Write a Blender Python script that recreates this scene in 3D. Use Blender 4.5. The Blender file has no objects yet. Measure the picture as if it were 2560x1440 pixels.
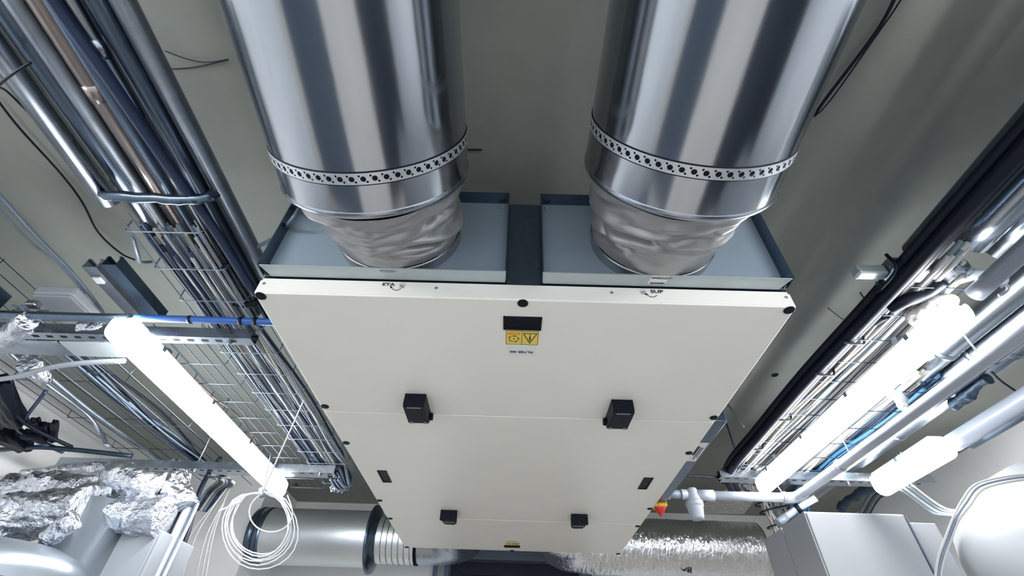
import bpy, bmesh, math, random
from mathutils import Vector, Matrix, noise
from mathutils.geometry import tessellate_polygon

# ---------------------------------------------------------------- scene, camera, light
SC = bpy.context.scene
COL = SC.collection
CAM = bpy.data.cameras.new('camera'); CO = bpy.data.objects.new('camera', CAM); COL.objects.link(CO)
CAM.sensor_width = 36.0; CAM.lens = 16.352; CAM.clip_start = 0.02; CAM.clip_end = 60
CO.matrix_world = Matrix(((0.999609, -0.026482, 0.008955, -0.019532), (-0.011336, -0.676794, -0.736085, -0.871486), (0.025554, 0.735696, -0.676830, 1.518841), (0.000000, 0.000000, 0.000000, 1.000000)))
SC.camera = CO
W = bpy.data.worlds.new('world'); SC.world = W; W.use_nodes = True
W.node_tree.nodes['Background'].inputs[0].default_value = (0.50, 0.56, 0.64, 1)
W.node_tree.nodes['Background'].inputs[1].default_value = 1.3
SC.view_settings.view_transform = 'Standard'; SC.view_settings.look = 'None'
SC.view_settings.gamma = 1; SC.view_settings.use_curve_mapping = False
SC.view_settings.exposure = 1.55
TUBE_POWER = 16.0
TUBE_COLOR = (0.96, 0.98, 1.0, 1)

CEIL = 2.90; BACK = 3.57; REAR = -2.15; LEFT = -2.75; RIGHT = 3.0
UB = 2.28; UT = 2.666; UL = 2.39; UW = 0.675
PI = math.pi
RND = random.Random(7)

# ---------------------------------------------------------------- materials
MATS = {}
def mat(name, col, rough=0.5, metal=0.0, var=0.0, vscale=6.0, bump=0.0, bscale=30.0, stretch=(1,1,1), spec=0.5,
        emit=None, estr=0, alpha=1.0, rvar=0.0, trans=0.0, aniso=0.0):
    m = bpy.data.materials.new(name); m.use_nodes = True
    nt = m.node_tree; b = nt.nodes['Principled BSDF']
    c = (col[0], col[1], col[2], 1)
    b.inputs['Base Color'].default_value = c; b.inputs['Roughness'].default_value = rough
    b.inputs['Metallic'].default_value = metal; b.inputs['Specular IOR Level'].default_value = spec
    b.inputs['Alpha'].default_value = alpha; b.inputs['Transmission Weight'].default_value = trans
    b.inputs['Anisotropic'].default_value = aniso
    tc = nt.nodes.new('ShaderNodeTexCoord'); mp = nt.nodes.new('ShaderNodeMapping')
    mp.inputs['Scale'].default_value = stretch; nt.links.new(tc.outputs['Object'], mp.inputs[0])
    if var or rvar:
        n = nt.nodes.new('ShaderNodeTexNoise'); n.inputs['Scale'].default_value = vscale
        n.inputs['Detail'].default_value = 6; n.inputs['Roughness'].default_value = 0.6
        nt.links.new(mp.outputs[0], n.inputs['Vector'])
        if var:
            r = nt.nodes.new('ShaderNodeValToRGB')
            r.color_ramp.elements[0].position = 0.3; r.color_ramp.elements[1].position = 0.7
            r.color_ramp.elements[0].color = tuple(x*(1-var) for x in col[:3]) + (1,)
            r.color_ramp.elements[1].color = tuple(min(1, x*(1+var)) for x in col[:3]) + (1,)
            nt.links.new(n.outputs['Fac'], r.inputs[0]); nt.links.new(r.outputs[0], b.inputs['Base Color'])
        if rvar:
            q = nt.nodes.new('ShaderNodeMapRange'); q.inputs[3].default_value = rough - rvar; q.inputs[4].default_value = rough + rvar
            nt.links.new(n.outputs['Fac'], q.inputs[0]); nt.links.new(q.outputs[0], b.inputs['Roughness'])
    if bump:
        n2 = nt.nodes.new('ShaderNodeTexNoise'); n2.inputs['Scale'].default_value = bscale; n2.inputs['Detail'].default_value = 5
        nt.links.new(mp.outputs[0], n2.inputs['Vector'])
        bp = nt.nodes.new('ShaderNodeBump'); bp.inputs['Strength'].default_value = bump; bp.inputs['Distance'].default_value = 0.02
        nt.links.new(n2.outputs['Fac'], bp.inputs['Height']); nt.links.new(bp.outputs[0], b.inputs['Normal'])
    if emit:
        b.inputs['Emission Color'].default_value = emit; b.inputs['Emission Strength'].default_value = estr
    MATS[name] = m
    return m
mat('ceiling_paint', (0.215, 0.225, 0.205), 0.85, var=0.14, vscale=1.6, bump=0.12, bscale=14)
mat('wall_paint', (0.88, 0.88, 0.87), 0.8, var=0.04, vscale=2, bump=0.05, bscale=40)
mat('mat_dark', (0.02, 0.026, 0.04), 0.6)
mat('mat_grey', (0.07, 0.09, 0.12), 0.6)
mat('floor_screed', (0.66, 0.61, 0.555), 0.55, var=0.12, vscale=1.5)
mat('unit_paint', (0.83, 0.80, 0.72), 0.36, var=0.02, vscale=3, bump=0.02, bscale=300)
mat('flange_paint', (0.25, 0.31, 0.36), 0.5, var=0.04, vscale=9)
mat('galv', (0.38, 0.42, 0.47), 0.27, 1.0, var=0.07, vscale=3, rvar=0.05, stretch=(6, .6, 6))
mat('galv_x', (0.72, 0.76, 0.77), 0.40, 0.85, var=0.03, vscale=2, stretch=(.4, 5, 5))
mat('galv_duct', (0.44, 0.47, 0.51), 0.15, 1.0, var=0.06, vscale=2.2, rvar=0.05, stretch=(7, .35, 7), bump=0.015, bscale=3)
mat('galv_dull', (0.33, 0.37, 0.42), 0.42, 1.0, var=0.15, vscale=20)
mat('galv_lip', (0.48, 0.53, 0.54), 0.5, 0.6, var=0.06, vscale=15)
mat('strap_metal', (0.62, 0.65, 0.68), 0.45, 0.75, var=0.06, vscale=30)
mat('wire_metal', (0.20, 0.25, 0.31), 0.4, 0.9)
mat('tray_dark', (0.06, 0.085, 0.11), 0.5, 0.6)
mat('dark_steel', (0.035, 0.055, 0.085), 0.45, 0.7, var=0.2, vscale=20)
mat('steel_blue', (0.115, 0.155, 0.21), 0.25, 0.9, var=0.12, vscale=10, stretch=(4, 1, 4))
mat('black_plastic', (0.002, 0.004, 0.010), 0.5, spec=0.2)
mat('black_cable', (0.003, 0.006, 0.014), 0.5, spec=0.25)
mat('rubber', (0.004, 0.006, 0.012), 0.7, spec=0.2)
mat('sleeve', (0.35, 0.35, 0.35), 0.38, 0.5, var=0.05, vscale=8, bump=0.08, bscale=9)
mat('collar_metal', (0.36, 0.37, 0.39), 0.3, 0.8, var=0.06, vscale=12)
mat('foil', (0.86, 0.86, 0.86), 0.24, 1.0, var=0.06, vscale=10, bump=0.9, bscale=16, stretch=(2.6, 1, 1))
mat('foil_crumple', (0.62, 0.64, 0.69), 0.22, 1.0, var=0.1, vscale=14, bump=1.0, bscale=34)
mat('white_plastic', (0.34, 0.36, 0.40), 0.35)
mat('pale_paint', (0.30, 0.32, 0.34), 0.4, var=0.04, vscale=3)
mat('tank_metal', (0.30, 0.34, 0.38), 0.33, 0.7, var=0.08, vscale=3)
mat('tank_white', (0.27, 0.28, 0.29), 0.5)
mat('white_paint', (0.32, 0.33, 0.34), 0.42, var=0.02, vscale=3)
mat('grey_plastic', (0.17, 0.20, 0.24), 0.4)
mat('coil_white', (0.62, 0.63, 0.66), 0.4)
mat('white_cable', (0.42, 0.42, 0.41), 0.45)
mat('warm_cable', (0.40, 0.37, 0.32), 0.45)
mat('grey_cable', (0.14, 0.18, 0.23), 0.4)
mat('navy_cable', (0.014, 0.028, 0.07), 0.4)
mat('blue_pipe', (0.03, 0.12, 0.40), 0.4)
mat('blue_cable', (0.05, 0.16, 0.30), 0.45)
mat('teal_film', (0.06, 0.27, 0.32), 0.3, var=0.35, vscale=9, bump=0.5, bscale=12)
mat('brown_pipe', (0.30, 0.26, 0.245), 0.25, 0.7)
mat('brown_cable', (0.10, 0.06, 0.05), 0.5)
mat('trunk_paint', (0.20, 0.22, 0.26), 0.35)
mat('pipe_blue', (0.12, 0.17, 0.25), 0.25, 0.6)
mat('yellow', (0.80, 0.60, 0.10), 0.5)
mat('yellow_plate', (0.85, 0.50, 0.03), 0.4)
mat('red', (0.50, 0.02, 0.015), 0.35)
mat('orange_ink', (0.75, 0.16, 0.03), 0.6)
mat('ink', (0.020, 0.022, 0.035), 0.6)
mat('grey_ink', (0.30, 0.36, 0.36), 0.6)
mat('sticker', (0.74, 0.74, 0.72), 0.5)
mat('door_dark', (0.008, 0.013, 0.028), 0.45, var=0.1)
mat('door_frame', (0.16, 0.20, 0.26), 0.4, 0.3)
mat('plaster', (0.55, 0.53, 0.50), 0.9, var=0.25, vscale=22, bump=0.6, bscale=30)
mat('tube_glow', (0.9, 0.9, 0.9), 0.5, emit=TUBE_COLOR, estr=TUBE_POWER)
mat('lamp_body', (0.62, 0.62, 0.64), 0.4)

# ---------------------------------------------------------------- mesh helpers
class MB:
    def __init__(s): s.v = []; s.f = []; s.sm = []
    def add(s, vs, fs, smooth=False):
        o = len(s.v); s.v += [Vector(v) for v in vs]
        for f in fs: s.f.append([i + o for i in f]); s.sm.append(smooth)
        return s
    def box(s, a, b, bev=0.0):
        x0, y0, z0 = [min(a[i], b[i]) for i in range(3)]; x1, y1, z1 = [max(a[i], b[i]) for i in range(3)]
        if bev <= 0:
            vs = [(x0,y0,z0),(x1,y0,z0),(x1,y1,z0),(x0,y1,z0),(x0,y0,z1),(x1,y0,z1),(x1,y1,z1),(x0,y1,z1)]
            return s.add(vs, [(0,3,2,1),(4,5,6,7),(0,1,5,4),(1,2,6,5),(2,3,7,6),(3,0,4,7)])
        bm = bmesh.new(); bmesh.ops.create_cube(bm, size=1)
        for v in bm.verts: v.co = Vector(((x0+x1)/2 + v.co.x*(x1-x0), (y0+y1)/2 + v.co.y*(y1-y0), (z0+z1)/2 + v.co.z*(z1-z0)))
        bmesh.ops.bevel(bm, geom=bm.edges[:], offset=min(bev, (x1-x0)*.45, (y1-y0)*.45, (z1-z0)*.45), segments=2, affect='EDGES', profile=0.5)
        bm.verts.index_update()
        s.add([v.co.copy() for v in bm.verts], [[v.index for v in f.verts] for f in bm.faces]); bm.free()
        return s
    def prism(s, poly, fn, d0, d1):
        """poly: 2-D points; fn(u, v, d) -> 3-D"""
        n = len(poly)
        vs = [fn(u, v, d0) for u, v in poly] + [fn(u, v, d1) for u, v in poly]
        fs = [(i, (i+1) % n, n + (i+1) % n, n + i) for i in range(n)]
        if n <= 4 or True:
            tr = tessellate_polygon([[Vector((u, v, 0)) for u, v in poly]])
            fs += [tuple(t) for t in tr] + [tuple(n + i for i in reversed(t)) for t in tr]
        return s.add(vs, fs)
    def tube(s, pts, r, n=10, cap=True, rfn=None):
        pts = [Vector(p) for p in pts]; m = len(pts)
        if m < 2: return s
        t0 = (pts[1] - pts[0]).normalized()
        up = Vector((0, 0, 1)) if abs(t0.z) < 0.9 else Vector((1, 0, 0))
        nrm = (up - t0 * up.dot(t0)).normalized(); vs = []; fs = []
        for i, p in enumerate(pts):
            if i == 0: t = t0
            elif i == m - 1: t = (pts[i] - pts[i-1]).normalized()
            else: t = ((pts[i+1] - pts[i]).normalized() + (pts[i] - pts[i-1]).normalized()).normalized()
            nrm = (nrm - t * nrm.dot(t)).normalized(); bn = t.cross(nrm)
            for k in range(n):
                a = 2*PI*k/n
                d = nrm*math.cos(a) + bn*math.sin(a)
                rr = r if rfn is None else rfn(i/(m-1), a, p + d*r)
                vs.append(p + d*rr)
        for i in range(m-1):
            for k in range(n):
                k2 = (k+1) % n
                fs.append((i*n+k, i*n+k2, (i+1)*n+k2, (i+1)*n+k))
        s.add(vs, fs, True)
        if cap:
            o = len(s.v) - m*n
            s.f.append([o + k for k in reversed(range(n))]); s.sm.append(False)
            s.f.append([o + (m-1)*n + k for k in range(n)]); s.sm.append(False)
        return s
    def lathe(s, o, ax, prof, n=48, smooth=True):
        """prof: (distance along ax, radius)"""
        o = Vector(o); ax = Vector(ax).normalized()
        u = ax.orthogonal().normalized(); w = ax.cross(u); vs = []; fs = []
        for d, r in prof:
            for k in range(n):
                a = 2*PI*k/n; vs.append(o + ax*d + (u*math.cos(a) + w*math.sin(a))*r)
        for i in range(len(prof)-1):
            for k in range(n):
                k2 = (k+1) % n; fs.append((i*n+k, i*n+k2, (i+1)*n+k2, (i+1)*n+k))
        return s.add(vs, fs, smooth)
    def disc(s, o, ax, r, h=0.003, n=20):
        return s.lathe(o, ax, [(0, 0.0001), (0, r), (h*.7, r), (h, r*.86), (h, 0.0001)], n, False)

def obj(name, mb, m, parent=None, auto=True):
    off = Vector(parent.get('_o', (0, 0, 0))) if parent else Vector((0, 0, 0))
    me = bpy.data.meshes.new(name)
    me.from_pydata([v - off for v in mb.v], [], mb.f)
    me.polygons.foreach_set('use_smooth', mb.sm)
    me.materials.append(MATS[m] if isinstance(m, str) else m)
    bm = bmesh.new(); bm.from_mesh(me); bmesh.ops.remove_doubles(bm, verts=bm.verts, dist=1e-6)
    bmesh.ops.recalc_face_normals(bm, faces=bm.faces); bm.to_mesh(me); bm.free()
    o = bpy.data.objects.new(name, me); COL.objects.link(o)
    if parent: o.parent = parent; o['_o'] = tuple(off)
    return o
def thing(name, label, cat, loc=(0, 0, 0), group=None):
    o = bpy.data.objects.new(name, None); COL.objects.link(o); o.empty_display_size = 0.05
    o.location = loc; o['label'] = label; o['category'] = cat; o['_o'] = tuple(loc)
    if group: o['group'] = group
    return o
def tag(o, label, cat, group=None):
    o['label'] = label; o['category'] = cat
    if group: o['group'] = group
    return o
def struct(name, mb, m, parent=None):
    o = obj(name, mb, m, parent); o['kind'] = 'structure'; return o
def smooth_path(pts, k=6):
    pts = [Vector(p) for p in pts]
    if len(pts) < 3: return pts
    P = [pts[0]*2 - pts[1]] + pts + [pts[-1]*2 - pts[-2]]; out = []
    for i in range(1, len(P)-2):
        a, b, c, d = P[i-1], P[i], P[i+1], P[i+2]
        for j in range(k):
            t = j/k
            out.append(0.5*((2*b) + (c-a)*t + (2*a-5*b+4*c-d)*t*t + (3*b-a-3*c+d)*t**3))
    return out + [pts[-1]]
def cable(name, pts, r, m, label=None, cat='cable', group=None, n=8, k=6, parent=None):
    o = obj(name, MB().tube(smooth_path(pts, k), r, n), m, parent)
    if label: tag(o, label, cat, group)
    return o
def text_mesh(name, body, size, m, parent, M, extrude=0.0004, bold=0.0, sx=1.0):
    cu = bpy.data.curves.new(name, 'FONT'); cu.body = body; cu.size = size; cu.align_x = 'CENTER'; cu.align_y = 'CENTER'
    cu.extrude = extrude; cu.offset = bold
    to = bpy.data.objects.new('tmp', cu); COL.objects.link(to)
    dg = bpy.context.evaluated_depsgraph_get(); me = bpy.data.meshes.new_from_object(to.evaluated_get(dg))
    bpy.data.objects.remove(to); bpy.data.curves.remove(cu)
    off = Vector(parent.get('_o', (0, 0, 0)))
    me.transform(Matrix.Translation(-off) @ M @ Matrix.Diagonal((sx, 1, 1, 1)))
    me.name = name; me.materials.clear(); me.materials.append(MATS[m])
    o = bpy.data.objects.new(name, me); COL.objects.link(o); o.parent = parent; o['_o'] = tuple(off)
    return o
def frame(o, right, up):
    r = Vector(right).normalized(); u = Vector(up).normalized(); n = r.cross(u)
    return Matrix(((r.x, u.x, n.x, o[0]), (r.y, u.y, n.y, o[1]), (r.z, u.z, n.z, o[2]), (0, 0, 0, 1)))

# ---------------------------------------------------------------- the room
struct('floor', MB().box((LEFT-.1, REAR-2, -.1), (RIGHT+.1, BACK+.1, 0)), 'floor_screed')
for nm, xa, xb, m, lab in (('rubber_mat', .82, 2.95, 'mat_dark', 'dark rubber mat on floor below the right lamp row'), ('floor_mat', -2.3, -.60, 'mat_grey', 'blue-grey mat on floor below the left lamp row')):
    tag(obj(nm, MB().box((xa, -1.5, 0), (xb, .8, .012), .004), m), lab, 'mat')  # unseen sheets, added to make the dark bands reflected in the ducts
struct('ceiling', MB().box((LEFT-.1, REAR-.1, CEIL), (RIGHT+.1, BACK+.1, CEIL+.1)), 'ceiling_paint')
struct('wall_back', MB().box((LEFT-.1, BACK, 0), (RIGHT+.1, BACK+.1, CEIL)), 'wall_paint')
struct('wall_left', MB().box((LEFT-.1, REAR, 0), (LEFT, BACK, CEIL)), 'wall_paint')
struct('wall_right', MB().box((RIGHT, REAR, 0), (RIGHT+.1, BACK, CEIL)), 'wall_paint')
struct('wall_rear', MB().box((LEFT, REAR-.1, 2.15), (RIGHT, REAR, CEIL)), 'wall_paint')
struct('trim_1', MB().box((LEFT, 2.95, 0), (-1.95, BACK-.001, CEIL-.001)), 'wall_paint')   # wall pier in the far left corner
def door():
    y = BACK
    leaf = struct('door_1', MB().box((-.50, y-.035, 0), (.56, y-.001, 2.46)), 'door_dark')
    fr = MB().box((-.64, y-.07, 0), (-.51, y-.001, 2.56)).box((.57, y-.07, 0), (.66, y-.001, 2.56)).box((-.51, y-.07, 2.47), (.57, y-.001, 2.56))
    struct('door_frame', fr, 'door_frame', leaf)
    struct('door_stop', MB().box((-.60, y-.085, 0), (-.545, y-.071, 2.54)), 'white_paint', leaf)
    struct('door_panel', MB().box((-.40, y-.045, .3), (0.0, y-.0351, 2.36), .006), 'door_dark', leaf)
    struct('door_panel', MB().box((.07, y-.045, .3), (.47, y-.0351, 2.36), .006), 'door_dark', leaf)
door()
# plaster patch on the ceiling beside the back wall
poly = [(1.665, 3.551, 2.900), (2.066, 3.523, 2.900), (1.990, 2.940, 2.900), (1.742, 2.745, 2.900), (1.672, 3.087, 2.900), (1.615, 3.329, 2.900)]
pp = MB().prism([(p[0], p[1]) for p in poly], lambda u, v, d: (u, v, d), CEIL-.004, CEIL-.0005)
tag(obj('plaster_patch', pp, 'plaster'), 'rough pale plaster patch on ceiling above the white trap', 'plaster patch')
for (q, lab) in (((1.379, 1.263, 2.900), 'small dark drill hole in ceiling right of the ceiling unit'), ((-1.817, 3.132, 2.900), 'tiny dark anchor in ceiling beyond left lamp end')):
    h = obj('ceiling_anchor', MB().disc((q[0], q[1], CEIL-.0004), (0, 0, -1), .018, .003, 14), 'rubber'); tag(h, lab, 'anchor')

# ---------------------------------------------------------------- ceiling air handling unit
U = thing('air_handling_unit', 'large cream flat ceiling air handling unit between the two lamps', 'ventilation unit', (0, 0, UB))
obj('casing', MB().box((-UW+.004, .003, UB+.012), (UW-.004, UL-.003, UT)), 'steel_blue', U)
def panel(y0, y1, first=False):
    mb = MB()
    mb.box((-UW, y0, UB), (UW, y1, UB+.012), .0025)
    if first:   # folded front lip, corners cut at a slant
        mb.prism([(-UW+.001, UB+.004), (UW-.001, UB+.004), (UW-.006, UB+.050), (-UW+.006, UB+.050)], lambda u, v, d: (u, d, v), -.001, .010)
    for s in (-1, 1):
        mb.box((s*UW, y0+.001, UB+.004), (s*(UW-.006), y1-.001, UB+.045))
    return obj('access_panel', mb, 'unit_paint', U)
panel(0, .612, True); panel(.615, 1.776); panel(1.779, UL)
for s in (-1, 1):
    for y in (.010, .577, .865, 1.519, 1.803, UL-.013):
        obj('plug', MB().disc((s*(UW-.014), y, UB+.0005), (0, 0, -1), .0135, .004), 'black_plastic', U)
for x, y, r in ((-.002, .011, .0135), (-.002, UL-.011, .012)):
    obj('plug', MB().disc((x, y, UB+.0005), (0, 0, -1), r, .004), 'black_plastic', U)
obj('plug', MB().disc((-.001, .0035, 2.606), (0, -1, 0), .015, .004), 'black_plastic', U)
obj('centre_post', MB().box((-.045, -.001, UB+.052), (.045, .003, UT-.001)), 'steel_blue', U)
for x in (-.661, -.222, .222, .661):
    obj('screw', MB().disc((x, -.0005, UB+.032), (0, -1, 0), .0042, .002, 12), 'galv_dull', U)
# black recessed grips
def grip(x0, x1, y0, y1, d=.004):
    mb = MB()
    fr = .006
    mb.box((x0, y0, UB-.003), (x1, y0+fr, UB+.001), .001).box((x0, y1-fr, UB-.003), (x1, y1, UB+.001), .001)
    mb.box((x0, y0, UB-.003), (x0+fr, y1, UB+.001), .001).box((x1-fr, y0, UB-.003), (x1, y1, UB+.001), .001)
    mb.box((x0+.001, y0+.001, UB-.0006), (x1-.001, y1-.001, UB+.001))
    obj('grip_recess', mb, 'black_plastic', U)
grip(-.051, .050, .064, .120); grip(-.597, -.556, 1.135, 1.270); grip(.546, .587, 1.125, 1.258); grip(-.052, .045, 2.262, 2.305)
# latches: tapered black blocks
def latch(x, y0, y1, s, far=False):
    mb = MB(); w = .034; h = .046
    if not far:
        prof = [(y0, UB), (y0-.004, UB-h+.008), (y0+.004, UB-h), (y1-.012, UB-h+.003), (y1, UB-h+.018), (y1+.006, UB)]
        mb.prism(prof, lambda u, v, d: (d, u, v), x-w, x+w)
        b = obj('latch', mb, 'black_plastic', U)
        obj('latch_pin', MB().box((x - s*(w+.010), y1-.018, UB-.026), (x - s*w, y1+.002, UB-.006), .002).disc((x - s*(w+.005), y1-.008, UB-.026), (0, 0, -1), .003, .0015, 10), 'black_plastic', b)
        obj('latch_seam', MB().box((x-w+.012, y0+.006, UB-h-.0008), (x+w-.012, y0+.012, UB-h+.001)).box((x-w+.006, y1-.022, UB-h+.0005), (x-w+.016, y1-.012, UB-h+.004)).box((x+w-.016, y1-.022, UB-h+.0005), (x+w-.006, y1-.012, UB-h+.004)), 'grey_plastic', b)
    else:
        poly = [(-.036, 0), (.036, 0), (.036, .055), (.026, .095), (-.022, .100), (-.036, .07)]
        mb.prism([(x + s*a, y0 + c) for a, c in poly], lambda u, v, d: (u, v, d), UB-.001, UB-h+.006)
        b = obj('latch', mb, 'black_plastic', U)
        obj('latch_plate', MB().box((x-.042, y0-.010, UB-.050), (x+.042, y0, UB-.001), .002), 'black_plastic', b)
        obj('latch_bar', MB().box((x-.028, y0+.05, UB-h+.0045), (x+.028, y0+.062, UB-h+.006)), 'grey_plastic', b)
for s in (-1, 1):
    latch(s*.336 + (.0 if s < 0 else -.004), .475, .607, s); latch(s*.330, 1.640, 1.74, s, True)
# stickers: read from the far side, so their up is +Y
def down(x, y, z=UB): return frame((x, y, z), (-1, 0, 0), (0, 1, 0))
st = obj('warning_sticker', MB().box((-.0445, .1245, UB-.0006), (.0445, .187, UB+.0002)), 'yellow', U)
mb = MB(); t = .0011
for a, b in (((-.044, .125), (.044, .125+t)), ((-.044, .187-t), (.044, .187)), ((-.044, .125), (-.044+t, .187)), ((.044-t, .125), (.044, .187)), ((-.0005-t/2, .125), (-.0005+t/2, .187))):
    mb.box((a[0], a[1], UB-.0011), (b[0], b[1], UB-.0005))
def bar2(mb, p, q, w, z0, z1):
    p = Vector((p[0], p[1], 0)); q = Vector((q[0], q[1], 0)); d = (q-p).normalized(); n = Vector((-d.y, d.x, 0))*w/2
    c = [p-n, q-n, q+n, p+n]; mb.prism([(v.x, v.y) for v in c], lambda u, v, dd: (u, v, dd), z0, z1)
def ring(mb, cx, cy, r, w, z0, z1, a0=0, a1=2*PI, n=24):
    for i in range(n):
        a = a0+(a1-a0)*i/n; b = a0+(a1-a0)*(i+1)/n
        bar2(mb, (cx+r*math.cos(a), cy+r*math.sin(a)), (cx+r*math.cos(b), cy+r*math.sin(b)), w, z0, z1)
tri = [(.0035, .135), (.0400, .135), (.0215, .1795)]   # warning triangle, tip towards +Y in the picture's down
for i in range(3): bar2(mb, tri[i], tri[(i+1) % 3], .0024, UB-.0011, UB-.0005)
bar2(mb, (.0215, .148), (.0215, .1685), .0040, UB-.0011, UB-.0005)
mb.disc((.0215, .1415, UB-.0005), (0, 0, -1), .0024, .0006, 12)
mb.disc((-.0225, .161, UB-.0005), (0, 0, -1), .0024, .0006, 12)
for k in range(5):
    a = 2*PI*k/5 + .3; ring(mb, -.0225, .161, .0130, .0013, UB-.0011, UB-.0005, a, a+.95, 5)
    e = a+.95; c = Vector((-.0225+.013*math.cos(e), .161+.013*math.sin(e), 0)); tdir = Vector((-math.sin(e), math.cos(e), 0)); rd = Vector((math.cos(e), math.sin(e), 0))
    for sg in (-1, 1): bar2(mb, (c + tdir*.002).xy, (c - tdir*.003 + rd*.0032*sg).xy, .0012, UB-.0011, UB-.0005)
obj('sticker_print', mb, 'ink', st)
text_mesh('sticker_word', 'STOP', .0125, 'orange_ink', st, down(-.0225, .1365, UB-.0008), bold=.0003, sx=1.15)
fs = obj('filter_sticker', MB().box((-.040, .192, UB-.0005), (.040, .242, UB+.0002)), 'sticker', U)
text_mesh('sticker_word', 'FILTER M5', .0135, 'ink', fs, down(0, .222, UB-.0008), bold=.0002, sx=1.1)
st2 = obj('warning_sticker', MB().box((-.045, 2.205, UB-.0006), (.043, 2.258, UB+.0002)), 'yellow', U)
mb = MB()
for i in range(3): bar2(mb, [(.004, 2.213), (.038, 2.213), (.021, 2.250)][i], [(.004, 2.213), (.038, 2.213), (.021, 2.250)][(i+1) % 3], .003, UB-.0011, UB-.0005)
ring(mb, -.022, 2.236, .012, .002, UB-.0011, UB-.0005); bar2(mb, (-.001, 2.207), (-.001, 2.256), .0015, UB-.0011, UB-.0005)
bar2(mb, (-.044, 2.207), (.042, 2.207), .002, UB-.0011, UB-.0005)
obj('sticker_print', mb, 'ink', st2)
fs2 = obj('filter_sticker', MB().box((-.045, 2.150, UB-.0005), (.035, 2.195, UB+.0002)), 'sticker', U)
text_mesh('sticker_word', 'FILTER M5', .0135, 'ink', fs2, down(-.005, 2.178, UB-.0008), bold=.0002)
# direction marks on the front lip (read upright)
def front(x, z): return frame((x, -.0016, z), (1, 0, 0), (0, 0, 1))
text_mesh('lip_lettering', 'ETA', .0135, 'ink', U, front(-.345, 2.3195), bold=.0003, sx=1.35)
text_mesh('lip_lettering', 'SUP', .0150, 'ink', U, front(.337, 2.3195), bold=.0003, sx=1.30)
def house(cx, cz, arrow_from, arrow_to, sag):
    mb = MB(); f = lambda u, v, d: (u, d, v); y0, y1 = -.0012, -.0018
    def seg(p, q, w): 
        p = Vector((p[0], p[1])); q = Vector((q[0], q[1])); d = (q-p).normalized(); n = Vector((-d.y, d.x))*w/2
        mb.prism([tuple(p-n), tuple(q-n), tuple(q+n), tuple(p+n)], f, y0, y1)
    o = [(-.006, -.007), (-.006, .003), (-.009, .003), (0, .010), (.009, .003), (.006, .003), (.006, -.007)]
    for i in range(7): seg((cx+o[i][0], cz+o[i][1]), (cx+o[(i+1) % 7][0], cz+o[(i+1) % 7][1]), .0008)
    h = obj('house_mark', mb, 'grey_ink', U)
    mb = MB()
    for dx, dz in ((-.0022, .0015), (.0022, .0015), (-.0022, -.0025), (.0025, -.0045)):
        mb.prism([(cx+dx-.0015, cz+dz-.0012), (cx+dx+.0015, cz+dz-.0012), (cx+dx+.0015, cz+dz+.0014), (cx+dx-.0015, cz+dz+.0014)], f, y0, y1)
    obj('house_windows', mb, 'ink', h)
    mb = MB(); a = Vector(arrow_from); b = Vector(arrow_to); P = []
    for i in range(11):
        t = i/10; P.append(a.lerp(b, t) - Vector((0, sag*4*t*(1-t))))
    def seg2(p, q, w):
        d = (q-p).normalized(); n = Vector((-d.y, d.x))*w/2
        mb.prism([tuple(p-n), tuple(q-n), tuple(q+n), tuple(p+n)], f, y0, y1)
    for i in range(10): seg2(P[i], P[i+1], .0016)
    d = (P[10]-P[8]).normalized(); n = Vector((-d.y, d.x))
    mb.prism([tuple(P[10]+d*.004), tuple(P[10]-d*.003+n*.0038), tuple(P[10]-d*.003-n*.0038)], f, y0, y1)
    obj('flow_arrow', mb, 'ink', U)
house(-.3095, 2.3165, (-.3105, 2.307), (-.337, 2.3115), .0085)
house(.3020, 2.3165, (.335, 2.3075), (.3085, 2.3105), .0085)

# recessed duct connection frames on the near end
def tray(x0, x1, s):
    z0, z1 = UB+.058, UT-.002; d = .044
    p = obj('connection_plate', MB().box((x0+.003, -.006, z0), (x1-.003, -.002, z1)), 'flange_paint', U)
    lip = MB()
    lip.prism([(x0+(.024 if s < 0 else .003), -.004), (x1-(.003 if s < 0 else .024), -.004), (x1 - (.001 if s < 0 else .006), -d), (x0 + (.006 if s < 0 else .001), -d)], lambda u, v, q: (u, v, q), z0-.003, z0)
    obj('plate_lip', lip, 'galv_lip', p)
    obj('plate_lip', MB().box((x0+.003, -d, z1-.003), (x1-.003, -.006, z1)), 'steel_blue', p)
    obj('plate_lip', MB().box((x0, -d, z0), (x0+.003, -.002, z1)), 'steel_blue', p)
    obj('plate_lip', MB().box((x1-.003, -d, z0), (x1, -.002, z1)), 'steel_blue', p)
    for xx in (x0+.022, x1-.022):
        for zz in (z0+.016, z1-.022): obj('bolt', MB().disc((xx, -.006, zz), (0, -1, 0), .010, .006, 14), 'flange_paint', p)
    xo = x0 if s < 0 else x1
    obj('corner_plug', MB().disc((xo - s*(.014), -.007, z0+.012), (0, -1, 0), .014, .016, 14), 'black_plastic', p)
tray(-.673, -.0455, -1); tray(.0455, .673, 1)
bc = obj('barcode_sticker', MB().add([(.313, -.0125, UB+.0546), (.357, -.0125, UB+.0546), (.362, -.0425, UB+.0546), (.318, -.0425, UB+.0546), (.313, -.0125, UB+.0552), (.357, -.0125, UB+.0552), (.362, -.0425, UB+.0552), (.318, -.0425, UB+.0552)],
     [(0,3,2,1),(4,5,6,7),(0,1,5,4),(1,2,6,5),(2,3,7,6),(3,0,4,7)]), 'sticker', U)
mb = MB()
for row, (ya, yb) in enumerate(((-.0195, -.0145), (-.0385, -.033))):
    x = .319
    while x < .355:
        w = RND.choice((.0005, .0008, .0012)); mb.box((x, ya, UB+.0540), (x+w, yb, UB+.0546)); x += w + RND.choice((.0005, .0009))
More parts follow.
